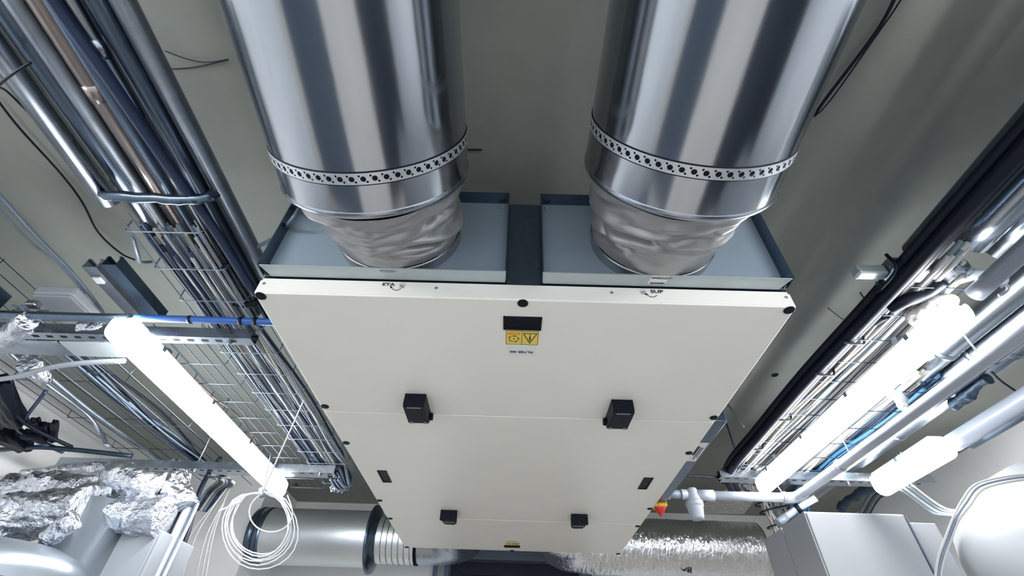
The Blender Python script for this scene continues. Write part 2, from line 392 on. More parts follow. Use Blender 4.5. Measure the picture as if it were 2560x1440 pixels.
obj('barcode', mb, 'ink', bc)
# control box on the right flank and the red isolator
cb = obj('control_box', MB().box((UW+.001, .625, UB+.012), (UW+.052, 1.47, UT-.05), .002), 'steel_blue', U)
sk = obj('rating_sticker', MB().box((UW+.006, .80, UB+.0108), (UW+.045, .97, UB+.0119)), 'sticker', cb)
obj('sticker_print', MB().box((UW+.012, .83, UB+.0102), (UW+.022, .91, UB+.0108)).box((UW+.026, .84, UB+.0102), (UW+.030, .95, UB+.0108)).box((UW+.034, .84, UB+.0102), (UW+.037, .93, UB+.0108)), 'ink', sk)
ip = obj('isolator_plate', MB().box((UW+.002, 1.475, UB+.0), (UW+.062, 1.535, UB+.03), .004), 'yellow_plate', U)
kn = MB().lathe((UW+.030, 1.500, UB+.001), (0, 0, -1), [(0, .026), (.010, .025), (.014, .020), (.026, .018), (.030, .012), (.030, .0001)], 24)
kn.box((UW+.026, 1.482, UB-.036), (UW+.034, 1.518, UB-.026), .002)
obj('isolator_knob', kn, 'red', ip)
obj('isolator_sticker', MB().box((UW+.020, 1.470, UB+.012), (UW+.048, 1.4749, UB+.036)), 'yellow', ip)

# ---------------------------------------------------------------- the two near ducts with perforated straps
def axis_at(P, Q, y):
    t = (y - P[1])/(Q[1]-P[1]); return Vector(P).lerp(Vector(Q), t)
R = .2075
def near_duct(P, Q, yend, yband, side):
    a = axis_at(P, Q, REAR+.02); b = axis_at(P, Q, yend); ax = (b-a).normalized(); L = (b-a).length
    lab = 'wide shiny insulated metal duct over left half of the unit end' if side == 'left' else 'wide shiny insulated metal duct over right half of the unit end'
    T = thing('insulated_duct', lab, 'duct', tuple(b), 'large ducts joining the ceiling unit')
    obj('duct_shell', MB().lathe(a, ax, [(0, R), (L*.5, R), (L-.30, R), (L-.012, R)], 96), 'galv_duct', T)
    e = a + ax*(L-.012)
    obj('end_rim', MB().lathe(e, ax, [(0, R), (.002, R+.0015), (.006, R+.002), (.010, R+.0015), (.012, R-.001), (.016, R-.003), (.017, R-.010), (.014, R-.05)], 96), 'galv', T)
    obj('end_cap', MB().lathe(e + ax*.010, ax, [(0, R-.004), (.001, .150)], 96), 'galv_dull', T)
    # strap
    c = axis_at(P, Q, yband); u = ax.orthogonal().normalized(); w = ax.cross(u); r1 = R+.0018; hw = .0115
    obj('rubber_lining', MB().lathe(c - ax*(hw+.0022), ax, [(0, R-.001), (0, R+.0012), (2*hw+.0044, R+.0012), (2*hw+.0044, R-.001)], 96), 'rubber', T)
    S = MB(); N = 62; per = 2*PI/N
    def circ(cu, cv, r, n): return [Vector((cu + r*math.cos(2*PI*i/n), cv + r*math.sin(2*PI*i/n), 0)) for i in range(n)]
    cell = per*r1
    outer = [Vector((cell*i/4, -hw, 0)) for i in range(5)] + [Vector((cell*(4-i)/4, hw, 0)) for i in range(5)]
    holes = [circ(cell*.5, 0, .0054, 14), circ(cell*.05+.0026, hw*.52, .0023, 8), circ(cell*.95-.0026, -hw*.52, .0023, 8)]
    tris = tessellate_polygon([outer] + holes); flat = outer + [p for h in holes for p in h]
    for i in range(N):
        vs = []
        for p in flat:
            th = i*per + p.x/r1; vs.append(c + ax*p.y + (u*math.cos(th) + w*math.sin(th))*r1)
        S.add(vs, [tuple(t) for t in tris])
    obj('perforated_strap', S, 'strap_metal', T)
    return ax, b
A1, B1 = near_duct((-.348, -.9, 2.518), (-.344, -.1, 2.414), -.262, -.345, 'left')
A2, B2 = near_duct((.351, -.9, 2.497), (.331, -.1, 2.412), -.285, -.383, 'right')

# crumpled sleeves between duct and unit
def sleeve(sx, b, seed, lab):
    T = thing('duct_sleeve', lab, 'duct sleeve', (sx, -.02, 2.50), 'crumpled connectors of the two large ducts')
    c0 = Vector((sx, -.034, 2.503)); c1 = Vector((b.x, b.y+.004, b.z+.012)); r0 = .1655; r1 = .188
    n = 192; m = 84; vs = []; fs = []
    rg = random.Random(int(seed*10))
    folds = [(rg.uniform(.22, .85), rg.uniform(-PI, 0), rg.uniform(.6, 1.5), rg.uniform(.010, .021), rg.uniform(-.16, .16)) for _ in range(10)]
    for i in range(m+1):
        t = i/m; c = c0.lerp(c1, t)
        for k in range(n):
            a = 2*PI*k/n; d = Vector((math.cos(a), 0, math.sin(a)))
            p1 = Vector((math.cos(a)*2.1 + seed, math.sin(a)*2.1, t*2.2))
            r = r0 + (r1-r0)*(t**1.6)
            g = min(1, t/.10)*min(1, (1.02-t)/.12)
            dr = .007*noise.noise(p1*.9 + Vector((9, 1, 3))) + .004*noise.noise(p1*2.1)
            for tc, ac, wd, dep, sl in folds:
                da = (a - ac + PI) % (2*PI) - PI
                if abs(da) < wd:
                    u = (t - tc - sl*da - .05*math.sin(3*da + tc*20))/.045
                    e = (1 - (da/wd)**2)
                    dr -= dep*e*math.exp(-u*u) if u < 0 else dep*e*math.exp(-u*u/5)*(1-.9*min(1, u*1.2)) 
                    dr += dep*.55*e*math.exp(-(u-2.0)**2/2)
            vs.append(c + d*(r + g*dr))
    for i in range(m):
        for k in range(n): k2 = (k+1) % n; fs.append((i*n+k, i*n+k2, (i+1)*n+k2, (i+1)*n+k))
    obj('sleeve', MB().add(vs, fs, True), 'sleeve', T)
    obj('collar', MB().lathe((sx, -.006, 2.503), (0, -1, 0), [(0, .1665), (.002, .1665), (.022, .1650), (.025, .1640)], 72), 'collar_metal', T)
    obj('clamp_band', MB().lathe(c0 + Vector((0, .004, 0)), (0, -1, 0), [(0, .1640), (.001, .1690), (.004, .1698), (.009, .1690), (.010, .1655)], 72), 'collar_metal', T)
    obj('band_gap', MB().lathe(c0 + Vector((0, -.0065, 0)), (0, -1, 0), [(0, .1660), (0, .1672), (.003, .1672), (.003, .1660)], 72), 'rubber', T)
sleeve(-.344, B1, 1.7, 'crumpled grey foil sleeve joining left duct to unit')
sleeve(.350, B2, 4.4, 'crumpled grey foil sleeve joining right duct to unit')

# ---------------------------------------------------------------- lamps
def lamp(x, y0, y1, z, lab, r=.036, hi=.040):
    T = thing('tube_lamp', lab, 'lamp', (x, (y0+y1)/2, z+.05), 'tube lamps below the ceiling services')
    mb = MB()
    n = 20; prof = []
    for i in range(n+1):
        a = PI + PI*i/n; prof.append((r*math.cos(a), r*1.0*math.sin(a)))
    prof = [(-r*.86, hi+.010), (-r, hi)] + prof + [(r, hi), (r*.86, hi+.010)]
    mb.prism(prof, lambda u, v, d: (x+u, d, z+v), y0+.03, y1-.03)
    for (ya, yb) in ((y0+.03, y0), (y1-.03, y1)):   # rounded ends of the diffuser
        vs = []; m = 6
        for j in range(m+1):
            t = j/m*PI/2; k = math.cos(t); yy = ya + (yb-ya)*math.sin(t)
            for u, v in prof: vs.append((x+u*max(k, .02), yy, z+v*max(k, .02)))
        q = len(prof); mb.add(vs, [(j*q+i, j*q+i+1, (j+1)*q+i+1, (j+1)*q+i) for j in range(m) for i in range(q-1)], True)
    obj('diffuser', mb, 'tube_glow', T)
    hb = MB().box((x-r*.80, y0+.035, z+hi+.006), (x+r*.80, y1-.035, z+hi+.024), .006)
    obj('lamp_body', hb, 'lamp_body', T)
    k = int((y1-y0)/.35)
    for i in range(k):
        yy = y0 + (y1-y0)*(i+.5)/k
        for s in (-1, 1): obj('lamp_clip', MB().box((x+s*(r+.0045), yy-.009, z+hi-.006), (x+s*(r+.008), yy+.009, z+hi+.014), .001), 'galv', T)
    for yy in (y0+.25, y1-.25):
        obj('mounting_bracket', MB().box((x-.02, yy-.012, z+hi+.022), (x+.02, yy+.012, z+.078), .002), 'galv_dull', T)
    return T
lamp(-1.335, .345, 1.90, 2.425, 'bright tube lamp left of the ceiling unit')
lamp(1.290, .150, 1.610, 2.425, 'bright tube lamp right of the ceiling unit, parallel to its edge', hi=.026)
lamp(1.87, 1.05, 1.56, 2.425, 'short bright tube lamp at far right above white tank', .045)


lamp(-1.335, -2.05, -.55, 2.425, 'second tube lamp of the left row, behind the camera', hi=.014)  # out of view, added as fill to brighten the unit underside by bounce
lamp(1.290, -2.05, -.55, 2.425, 'second tube lamp of the right row, behind the camera', hi=.014)  # added fill on the other side, likewise never in view

# ---------------------------------------------------------------- support channels
def channel(mb, p0, p1, w=.041, h=.041, up=1, axis='x'):
    t = .0025; l = .009
    prof = [(-w/2, 0), (w/2, 0), (w/2, h), (w/2-l, h), (w/2-l, h-t*2), (w/2-t, h-t*2), (w/2-t, t), (-w/2+t, t), (-w/2+t, h-t*2), (-w/2+l, h-t*2), (-w/2+l, h), (-w/2, h)]
    if up < 0: prof = [(a, h-b) for a, b in prof]
    if axis == 'x': mb.prism(prof, lambda u, v, d: (d, p0[1]+u, p0[2]+v), p0[0], p1[0])
    elif axis == 'y': mb.prism(prof, lambda u, v, d: (p0[0]+u, d, p0[2]+v), p0[1], p1[1])
    return mb
def support(label, x0, x1, y, z, rods, pair=False, axis='x', w=.041, mname='galv', group=None, slots=True):
    T = thing('support_channel', label, 'support rail', ((x0+x1)/2, y, z), group)
    a = channel(MB(), (x0, y, z), (x1, y, z), w=w)
    obj('channel', a, mname, T)
    if pair: obj('channel', channel(MB(), (x0+.02, y+w+.004, z+.002), (x1-.05, y, z), w=w), mname, T)
    if slots:
        sl = MB(); x = x0+.03
        while x < x1-.04: sl.box((x, y-.006, z-.0006), (x+.022, y+.006, z+.0004)); x += .05
        s_ = obj('channel_slots', sl, 'rubber', T); s_['kind'] = 'stuff'
    for rx in rods:
        obj('threaded_rod', MB().tube([(rx, y, z-.02), (rx, y, CEIL-.001)], .004, 8), 'galv_dull', T)
        obj('nut', MB().lathe((rx, y, z-.009), (0, 0, 1), [(0, .0001), (0, .0085), (.008, .0085), (.008, .0001)], 6, False), 'galv', T)
        obj('nut', MB().lathe((rx, y, z+.043), (0, 0, 1), [(0, .0001), (0, .0085), (.008, .0085), (.008, .0001)], 6, False), 'galv', T)
    return T
support('slotted metal rail crossing under cables just left of unit front', -2.1, -.94, .47, 2.462, (-1.02,), group='ceiling support rails')
T = thing('metal_trunking', 'wide grey metal trunking crossing left edge behind lamp end', 'trunking', (-1.8, .56, 2.47))
obj('trunking_body', MB().box((-2.25, .515, 2.475), (-1.43, .615, 2.535), .006), 'galv_dull', T)
obj('trunking_cover', MB().box((-1.66, .508, 2.466), (-1.425, .600, 2.475), .003), 'galv_lip', T)
obj('cover_lip', MB().box((-2.25, .508, 2.468), (-1.67, .530, 2.475), .002), 'galv', T)

support('double metal rail under far end of left cable tray', -2.5, -.98, 1.69, 2.462, (-1.75, -1.06), pair=True, group='ceiling support rails')
support('metal rail crossing behind far end of right lamp', 1.08, 2.2, 1.60, 2.47, (1.75,), pair=True, group='ceiling support rails')

# ---------------------------------------------------------------- wire mesh trays
def mesh_tray(label, x0, x1, z, y0, y1, step=.152, nw=4, h=.045, wr=.0019, phase=0, mname='wire_metal'):
    T = thing('wire_mesh_tray', label, 'cable tray', ((x0+x1)/2, (y0+y1)/2, z), 'wire mesh cable trays')
    for i in range(nw+1):
        x = x0 + (x1-x0)*i/nw
        obj('long_wire', MB().tube([(x, y0, z+.0045), (x, y1, z+.0045)], wr, 6), mname, T)
    for x in (x0-.012, x1+.012):
        obj('long_wire', MB().tube([(x, y0, z+h), (x, y1, z+h)], wr, 6), mname, T)
    y = y0 + phase
    proto = None
    while y < y1:
        if proto is None:
            proto = obj('cross_wire', MB().tube(smooth_path([(x0-.017, y, z+h+.004), (x0-.014, y, z+.012), (x0-.002, y, z), (x0+.03, y, z), (x1-.03, y, z), (x1+.002, y, z), (x1+.014, y, z+.012), (x1+.017, y, z+h+.004)], 3), wr, 6), mname, T)
        else:
            c = proto.copy(); COL.objects.link(c); c.location.y += y - yp
        if proto and 'yp' not in locals(): yp = y
        y += step
    return T
TA = mesh_tray('wire mesh tray full of grey cables along unit left side', -1.125, -.93, 2.505, -.02, 1.98, .150, phase=.025)
TB = mesh_tray('empty wire mesh tray right beside the left lamp', -1.345, -1.165, 2.505, .50, 2.05, .150, phase=.04, mname='tray_dark')
TC = mesh_tray('bare wire mesh tray in upper left corner near ceiling', -2.62, -2.05, 2.74, -.10, 2.3, .42, nw=4, mname='dark_steel', phase=.10)
TD = mesh_tray('wire mesh tray left of left lamp holding grey cable bundle', -1.98, -1.68, 2.56, .62, 2.2, .5, nw=3, phase=.25)
TR = mesh_tray('wire mesh tray of white cables on inner side of right lamp', 1.17, 1.345, 2.505, .12, 1.80, .135, nw=3, h=.014, phase=.03, mname='dark_steel')
TS = mesh_tray('wire mesh tray of pale cables on outer side of right lamp', 1.49, 1.68, 2.505, .70, 1.95, .16, nw=3, phase=.05, mname='dark_steel')

def bundle(name, cols, n, x0, x1, z0, z1, y0, y1, r, label, group, seed, weave=.012, tail=None, steps=9, spread=.04):
    rg = random.Random(seed)
    for i in range(n):
        m = rg.choice(cols); px = rg.uniform(x0, x1); pz = rg.uniform(z0, z1); rr = r*rg.uniform(.75, 1.25)
        pts = []
        qx = px + rg.uniform(-.03, .03); qx = min(max(qx, x0), x1)
        ph = rg.uniform(0, 6); sx_ = rg.uniform(-1, 1)
        for k in range(steps+1):
            t = k/steps
            pts.append((px + (qx-px)*t + weave*math.sin(t*5+ph)*min(1, 4*t*(1-t)), y0 + (y1-y0)*t + (0 if 0 < k < steps else rg.uniform(-.11, .03)), pz + .5*weave*math.sin(t*7+ph*2)))
        if tail: pts += [Vector(q) + Vector((px*0 + rg.uniform(-.012, .012) + spread*sx_, rg.uniform(-.03, .03), rg.uniform(-.012, .012))) for q in tail]
        cable(name, pts, rr, m, label, 'cable', group, n=6, k=3)
bundle('cable', ['grey_cable', 'grey_cable', 'white_cable', 'warm_cable', 'navy_cable', 'grey_cable', 'white_cable'], 72, -1.115, -.94, 2.518, 2.556, .10, 1.72, .0056,
       'thin cable lying in wire mesh tray along unit left side', 'cables in the left mesh tray', 3,
       tail=[(-1.0, 1.84, 2.53), (-1.0, 1.90, 2.47), (-1.01, 1.86, 2.44)])
bundle('cable', ['grey_cable', 'navy_cable', 'black_cable', 'grey_cable'], 12, -1.89, -1.82, 2.572, 2.60, .55, 2.15, .005,
       'thin dark cable in bundle running left of left lamp', 'cables left of the left lamp', 5, weave=.03)
bundle('cable', ['white_cable', 'warm_cable', 'white_cable', 'grey_cable'], 26, 1.18, 1.335, 2.518, 2.552, .10, 1.66, .0065,
       'pale thin cable in mesh tray on inner side of right lamp', 'white cables beside the right lamp', 9,
       tail=[(1.32, 1.88, 2.53), (1.566, 2.100, 2.579), (1.632, 2.200, 2.528), (1.676, 2.250, 2.464), (1.678, 2.250, 2.388), (1.684, 2.250, 2.225)], spread=.075)
bundle('cable', ['white_cable', 'warm_cable', 'white_cable'], 18, 1.50, 1.60, 2.518, 2.552, .72, 1.72, .0065,
       'pale thin cable in mesh tray on outer side of right lamp', 'cables on the outer side of the right lamp', 12)
bundle('cable', ['blue_cable', 'navy_cable', 'blue_cable'], 14, 1.62, 1.69, 2.518, 2.56, .8, 1.85, .007,
       'blue cable bending down behind the pale cabinet top', 'blue cables behind the cabinet', 14,
       tail=[(1.72, 2.05, 2.50), (1.74, 2.12, 2.40), (1.72, 2.14, 2.25), (1.70, 2.14, 2.0)])
# mesh sock rings around the falling white cables
for k, (c, rr) in enumerate((((1.633, 2.200, 2.559), .105), ((1.652, 2.220, 2.518), .10), ((1.680, 2.250, 2.440), .095))):
    a = [(c[0]+rr*math.cos(q), c[1]+.6*rr*math.sin(q), c[2]+.2*rr*math.cos(q)) for q in [i*2*PI/20 for i in range(21)]]
    cable('cable_hoop', a, .004, 'black_cable', ('topmost', 'middle', 'lowest')[k] + ' black hoop around white cables dropping beside cabinet', 'cable tie', 'black hoops around dropping cables', k=2)

# ---------------------------------------------------------------- pipes on the left
pl = [ # x0, z, r, y1, material, label
 (-1.168, 2.555, .029, -.06, 'galv', 'pale metal conduit, leftmost of the upper left pipe run'),
 (-1.112, 2.578, .031, .44, 'steel_blue', 'dark blue-grey pipe second from left in upper left run'),
 (-1.068, 2.560, .020, .30, 'galv_dull', 'narrow dull metal pipe amid the upper left run'),
 (-1.029, 2.572, .023, .46, 'brown_pipe', 'brownish pipe in middle of the upper left pipe run'),
 (-.992, 2.560, .016, .44, 'pipe_blue', 'slim blue pipe beside the brownish pipe at upper left'),
 (-.958, 2.565, .017, .44, 'galv', 'bright metal conduit right of the slim blue pipe'),
 (-.916, 2.578, .026, .46, 'steel_blue', 'dark pipe second from right in upper left run'),
 (-.866, 2.585, .025, .50, 'galv_dull', 'grey pipe, rightmost of the upper left pipe run')]
for i, (x, z, r, y1, m, lab) in enumerate(pl):
    T = thing('conduit_pipe', lab, 'pipe', (x, y1, z), 'pipe run at upper left')
    sk_ = -.045
    obj('pipe', MB().tube([(x - sk_*1.2 + .03, REAR+.02, z+.01), (x - sk_*.6, -1.0, z), (x, y1, z)], r, 20), m, T)
    for yy in ((-.52 + .05*i % .2,) if i in (0, 3, 5) else ()):
        obj('coupling', MB().tube([(x - sk_*(y1-yy)/1.5*.6, yy-.02, z), (x - sk_*(y1-yy)/1.5*.6, yy+.02, z)], r+.0015, 20), m, T)
def crumpled(name, pts, r, label, cat='foil wrapping', m='foil_crumple', amp=.27, fr=13, n=72, k=18, group=None, parent=None):
    def rf(t, a, p):
        q = p*fr; f = (1-abs(noise.noise(q*.55))*2.4)*amp + (1-abs(noise.noise(q*1.7))*2)*amp*.30 + noise.noise(q*3.4)*amp*.12
        return r*(1 + f - amp*.4)
    o = obj(name, MB().tube(smooth_path(pts, k), r, n, True, rf), m, parent)
    if label: tag(o, label, cat, group)
    return o
def strap_over(label, x0, x1, y, z, r=.007, m='black_cable', sag=.02):
    pts = [(x0, y+.01, z+.05), (x0+.005, y, z), (x0+.05, y-.004, z-sag), ((x0+x1)/2, y, z-sag*1.1), (x1-.04, y+.004, z-sag), (x1-.005, y+.006, z), (x1, y+.016, z+.05)]
    return crumpled('clamp_strap', pts, r, label, 'clamp', m, .35, 40, 14, 6, 'straps around the left pipe run')
strap_over('dark crumpled strap holding upper left pipes, topmost', -1.17, -.86, -.10, 2.545, .013, 'steel_blue')
strap_over('dark strap under left pipes just before unit corner', -1.10, -.91, .16, 2.548, .007)
strap_over('thick black cable tie around left pipes near unit corner', -1.02, -.90, .34, 2.545, .009)
strap_over('black tie knot around dark pipe at top left', -1.0, -.93, -.60, 2.56, .008, sag=.018)
cable('blue_pipe', [(-1.32, .385, 2.488), (-1.1, .384, 2.488), (-.9, .386, 2.488), (-.676, .388, 2.488)], .0125, 'blue_pipe', 'bright blue pipe crossing above rail beside the unit corner', 'pipe', n=14)
for x in (-1.13, -.955, -.905): tag(obj('cable_tie', MB().tube([(x-.006, .385, 2.488), (x+.006, .385, 2.488)], .0145, 14), 'black_cable'), 'black band wrapped around the bright blue pipe', 'cable tie', 'bands on the blue pipe')
cable('dark_pipe', [(-2.3, .40, 2.50), (-1.9, .40, 2.498), (-1.34, .388, 2.488)], .016, 'steel_blue', 'dark pipe continuing left from the bright blue pipe', 'pipe', n=14)
cable('navy_cable', [(-.96, -1.6, 2.54), (-.94, -1.0, 2.535), (-.955, -.62, 2.54), (-.93, -.42, 2.53), (-.915, -.2, 2.53), (-.90, .02, 2.535), (-.90, .3, 2.54)], .014, 'navy_cable', 'thick navy cable lying along the upper left pipes', 'cable', n=10)
# white light-fitting cable above the left lamp, ends at lamp
cable('bent_conduit', [(-2.154, 0.765, 2.440), (-1.955, 0.716, 2.440), (-1.778, 0.645, 2.440), (-1.629, 0.605, 2.440), (-1.449, 0.580, 2.440)], .0095, 'white_plastic', 'slim white conduit curving in from left edge to lamp', 'pipe', n=12)

# upper left corner odds
T = thing('rail_offcut', 'pair of dark slotted rail pieces standing out above left lamp end', 'support rail', (-1.468, 0.360, 2.600))
for k, (a, b) in enumerate((((-1.468, 0.256, 2.600), (-1.476, 0.530, 2.600)), ((-1.393, 0.242, 2.600), (-1.421, 0.516, 2.600)))):
    obj('channel', channel(MB(), (a[0], a[1], 2.6), (a[0], b[1]+.02, 2.6), axis='y', w=.05), 'dark_steel' if k else 'galv_dull', T)
obj('bracket', MB().box((-1.482, 0.299, 2.590), (-1.455, 0.331, 2.600), .003), 'white_paint', T)

T = thing('junction_box', 'flat pale junction box beside left rail pieces', 'junction box', (-1.633, 0.489, 2.600))
a = (-1.787, 0.581, 2.620); b = (-1.533, 0.424, 2.620)
obj('box_body', MB().box((a[0]-.02, b[1], 2.62), (a[0]+.13, a[1]+.02, 2.66), .008), 'pale_paint', T)
obj('box_lid', MB().box((a[0]-.015, b[1]+.005, 2.612), (a[0]+.125, a[1]+.015, 2.62), .003), 'pale_paint', T)
obj('gland', MB().lathe((a[0]+.04, a[1]+.02, 2.65), (0, 1, 0), [(0, .012), (.02, .012), (.024, .007), (.05, .007)], 12), 'black_plastic', T)
T = thing('teal_wrapped_duct', 'teal plastic-wrapped duct between dark rails at left edge', 'duct', (-2.05, .3, 2.6))
obj('film_panel', MB().box((-2.28, -.30, 2.585), (-1.99, .44, 2.62), .01), 'teal_film', T)
obj('side_rail', MB().box((-1.985, -.45, 2.57), (-1.925, .47, 2.64), .004), 'dark_steel', T)
obj('side_rail', MB().box((-2.34, -.45, 2.57), (-2.29, .47, 2.64), .004), 'dark_steel', T)
obj('cross_bar', MB().box((-2.29, .10, 2.572), (-1.985, .125, 2.584), .002), 'dark_steel', T)
obj('cross_bar', MB().box((-2.00, .05, 2.560), (-1.98, .40, 2.572), .002), 'white_paint', T)
for k, p in enumerate(((-1.743, 0.412, 2.550), (-1.749, 0.468, 2.550), (-1.722, 0.479, 2.550))):
    tag(obj('cable_clip', MB().box((p[0]-.02, p[1]-.015, 2.545), (p[0]+.02, p[1]+.015, 2.57), .006), 'galv' if k < 2 else 'white_plastic'), 'small pale clip fixed under dark rail at left edge', 'clip', 'clips under the left dark rail')
cable('ceiling_wire', [(-1.818, 0.103, 2.800), (-1.829, 0.303, 2.800), (-1.755, 0.420, 2.750), (-1.706, 0.549, 2.700), (-1.612, 0.548, 2.620)], .007, 'grey_cable', 'long grey cable running from left edge to the rail pieces', 'cable')
cable('ceiling_wire', [(-1.897, 0.181, 2.820), (-1.875, 0.325, 2.800), (-1.779, 0.389, 2.750), (-1.715, 0.514, 2.700)], .004, 'grey_cable', 'thin grey cable just below the long one at left edge', 'cable')
cable('ceiling_wire', [(-1.615, -0.204, 2.860), (-1.619, -0.103, 2.860), (-1.606, 0.060, 2.860), (-1.613, 0.185, 2.860), (-1.648, 0.329, 2.860), (-1.629, 0.438, 2.860), (-1.590, 0.478, 2.860)], .0035, 'black_cable', 'thin dark wire looping over ceiling left of the pipe run', 'wire')
cable('ceiling_wire', [(-1.536, -0.258, 2.800), (-1.500, -0.262, 2.800), (-1.483, -0.205, 2.800), (-1.459, -0.089, 2.800), (-1.404, 0.001, 2.750)], .003, 'black_cable', 'second thin dark wire, ends behind the upper left pipes', 'wire')
cable('ceiling_wire', [(-1.160, -0.411, 2.500), (-1.101, -0.440, 2.500), (-1.068, -0.455, 2.520)], .003, 'black_cable', 'short black wire over leftmost pipe at top left', 'wire')
cable('ceiling_wire', [(-1.124, -0.492, 2.870), (-1.125, -0.375, 2.870), (-1.132, -0.282, 2.870), (-1.136, -0.189, 2.870), (-1.133, -0.130, 2.850)], .004, 'black_cable', 'dark wire along ceiling right of the upper left pipes', 'wire')
cable('ceiling_wire', [(-1.144, -0.289, 2.895), (-1.038, -0.289, 2.895), (-0.962, -0.298, 2.895), (-0.868, -0.320, 2.890)], .0018, 'black_cable', 'faint straight wire on ceiling left of left duct', 'wire')
cable('ceiling_wire', [(-1.044, -0.339, 2.895), (-0.988, -0.317, 2.895), (-0.933, -0.310, 2.895), (-0.865, -0.322, 2.890)], .0014, 'black_cable', 'faint curved wire tail on ceiling beside left duct', 'wire')
cable('ceiling_wire', [(-0.204, -0.046, 2.895), (-0.145, -0.047, 2.895)], .003, 'black_cable', 'tiny dark wire stub on ceiling between the ducts', 'wire')
cable('hook_wire', [(-1.253, 0.127, 2.620), (-1.288, 0.217, 2.620), (-1.342, 0.286, 2.660), (-1.349, 0.325, 2.700)], .006, 'grey_cable', 'small bent metal hook left of the pipe run', 'hook')
cable('supply_cable', [(-1.007, 0.235, 2.620), (-0.904, 0.170, 2.600), (-0.745, 0.061, 2.560), (-0.631, -0.062, 2.500), (-.66, -.02, 2.60)], .006, 'grey_cable', 'grey cable sagging from pipe run to unit corner', 'cable')
cable('supply_cable', [(.55, -.40, 2.50), (.60, -.50, 2.62), (0.844, -0.214, 2.840), (0.919, -0.441, 2.870), (0.931, -0.529, 2.870)], .0022, 'black_cable', 'dark wire running up from right duct strap to the ceiling', 'wire')
cable('supply_cable', [(0.856, -0.207, 2.860), (0.866, -0.268, 2.860), (0.911, -0.436, 2.870), (0.912, -0.529, 2.870)], .0045, 'black_cable', 'short thick dark wire on ceiling right of right duct', 'wire')

# brown cable and tie above tray B
cable('brown_cable', [(-1.456, 0.975, 2.600), (-1.450, 1.117, 2.600), (-1.411, 1.294, 2.600), (-1.422, 1.496, 2.600), (-1.469, 1.756, 2.600)], .005, 'brown_cable', 'brown cable above the empty mesh tray by left lamp', 'cable')

# lower left: curved conduit, dark rails, black cables
cable('bent_conduit', [(-2.068, 0.712, 2.550), (-2.091, 0.943, 2.550), (-2.095, 1.103, 2.550), (-2.106, 1.261, 2.550), (-2.054, 1.327, 2.500), (-1.957, 1.302, 2.420)], .009, 'galv', 'curved shiny conduit bending down at lower left', 'pipe', n=12)
cable('bent_conduit', [(-2.069, 0.770, 2.580), (-2.101, 1.028, 2.580), (-2.118, 1.341, 2.580), (-2.100, 1.868, 2.580)], .012, 'galv_dull', 'straight dull conduit beside the curved one at lower left', 'pipe', n=12)
def lump(name, a, b, r, lab, cat, group=None, m='black_plastic', seed=0):
    a = Vector(a); b = Vector(b); bm = bmesh.new(); bmesh.ops.create_cube(bm, size=1)
    bmesh.ops.subdivide_edges(bm, edges=bm.edges[:], cuts=3, use_grid_fill=True)
    for v in bm.verts:
        q = v.co*3 + Vector((seed, 0, 0)); v.co += Vector((noise.noise(q), noise.noise(q+Vector((7, 0, 0))), noise.noise(q+Vector((0, 9, 0)))))*.16
    d = b-a; M = d.to_track_quat('X', 'Z').to_matrix(); c = (a+b)/2
    vs = [c + M @ Vector((v.co.x*d.length, v.co.y*r*2, v.co.z*r*2)) for v in bm.verts]; bm.verts.index_update()
    mb = MB().add(vs, [[v.index for v in f.verts] for f in bm.faces]); bm.free()
    return tag(obj(name, mb, m), lab, cat, group)
for k, (a, b, r) in enumerate((((-2.204, 0.867, 2.500), (-2.430, 1.265, 2.500), .035), ((-2.426, 1.331, 2.480), (-2.346, 1.371, 2.480), .022), ((-2.304, 1.216, 2.500), (-2.402, 1.395, 2.500), .016), ((-2.292, 1.265, 2.500), (-2.383, 1.431, 2.500), .016), ((-2.215, 1.231, 2.500), (-2.369, 1.439, 2.500), .011), ((-2.565, 1.296, 2.490), (-2.543, 1.501, 2.490), .035))):
    lump('black_bracket', a, b, r, ('big ragged black piece at left edge, uppermost of dark heap', 'black ragged lump in middle of dark heap at lower left', 'small black stub, left one standing up from dark heap', 'small black stub, middle one standing up from dark heap', 'thin black stub, right one standing up from dark heap', 'lowest wide black piece of dark heap at left edge')[k], 'bracket', 'black pieces at the lower left', seed=k*5)
for k, pts in enumerate(([(-2.247, 0.951, 2.490), (-2.326, 1.119, 2.490), (-2.329, 1.281, 2.480), (-2.263, 1.450, 2.470)], [(-2.384, 1.065, 2.500), (-2.419, 1.203, 2.500), (-2.448, 1.376, 2.490), (-2.350, 1.515, 2.470)], [(-2.538, 1.404, 2.500), (-2.355, 1.219, 2.500), (-2.131, 1.015, 2.520), (-2.114, 0.996, 2.540)], [(-2.708, 1.516, 2.470), (-2.459, 1.464, 2.470), (-2.266, 1.484, 2.470), (-2.009, 1.541, 2.470)])):
    cable('black_hose', pts, (.009, .012, .008, .012)[k], ('black_cable', 'steel_blue', 'navy_cable', 'dark_steel')[k], ('black hose curving through dark heap at lower left', 'blue-grey hose below the black one in dark heap', 'navy hose rising steeply from dark heap', 'dark tube lying flat below dark heap toward far rail')[k], 'hose', 'hoses at the lower left', n=10)

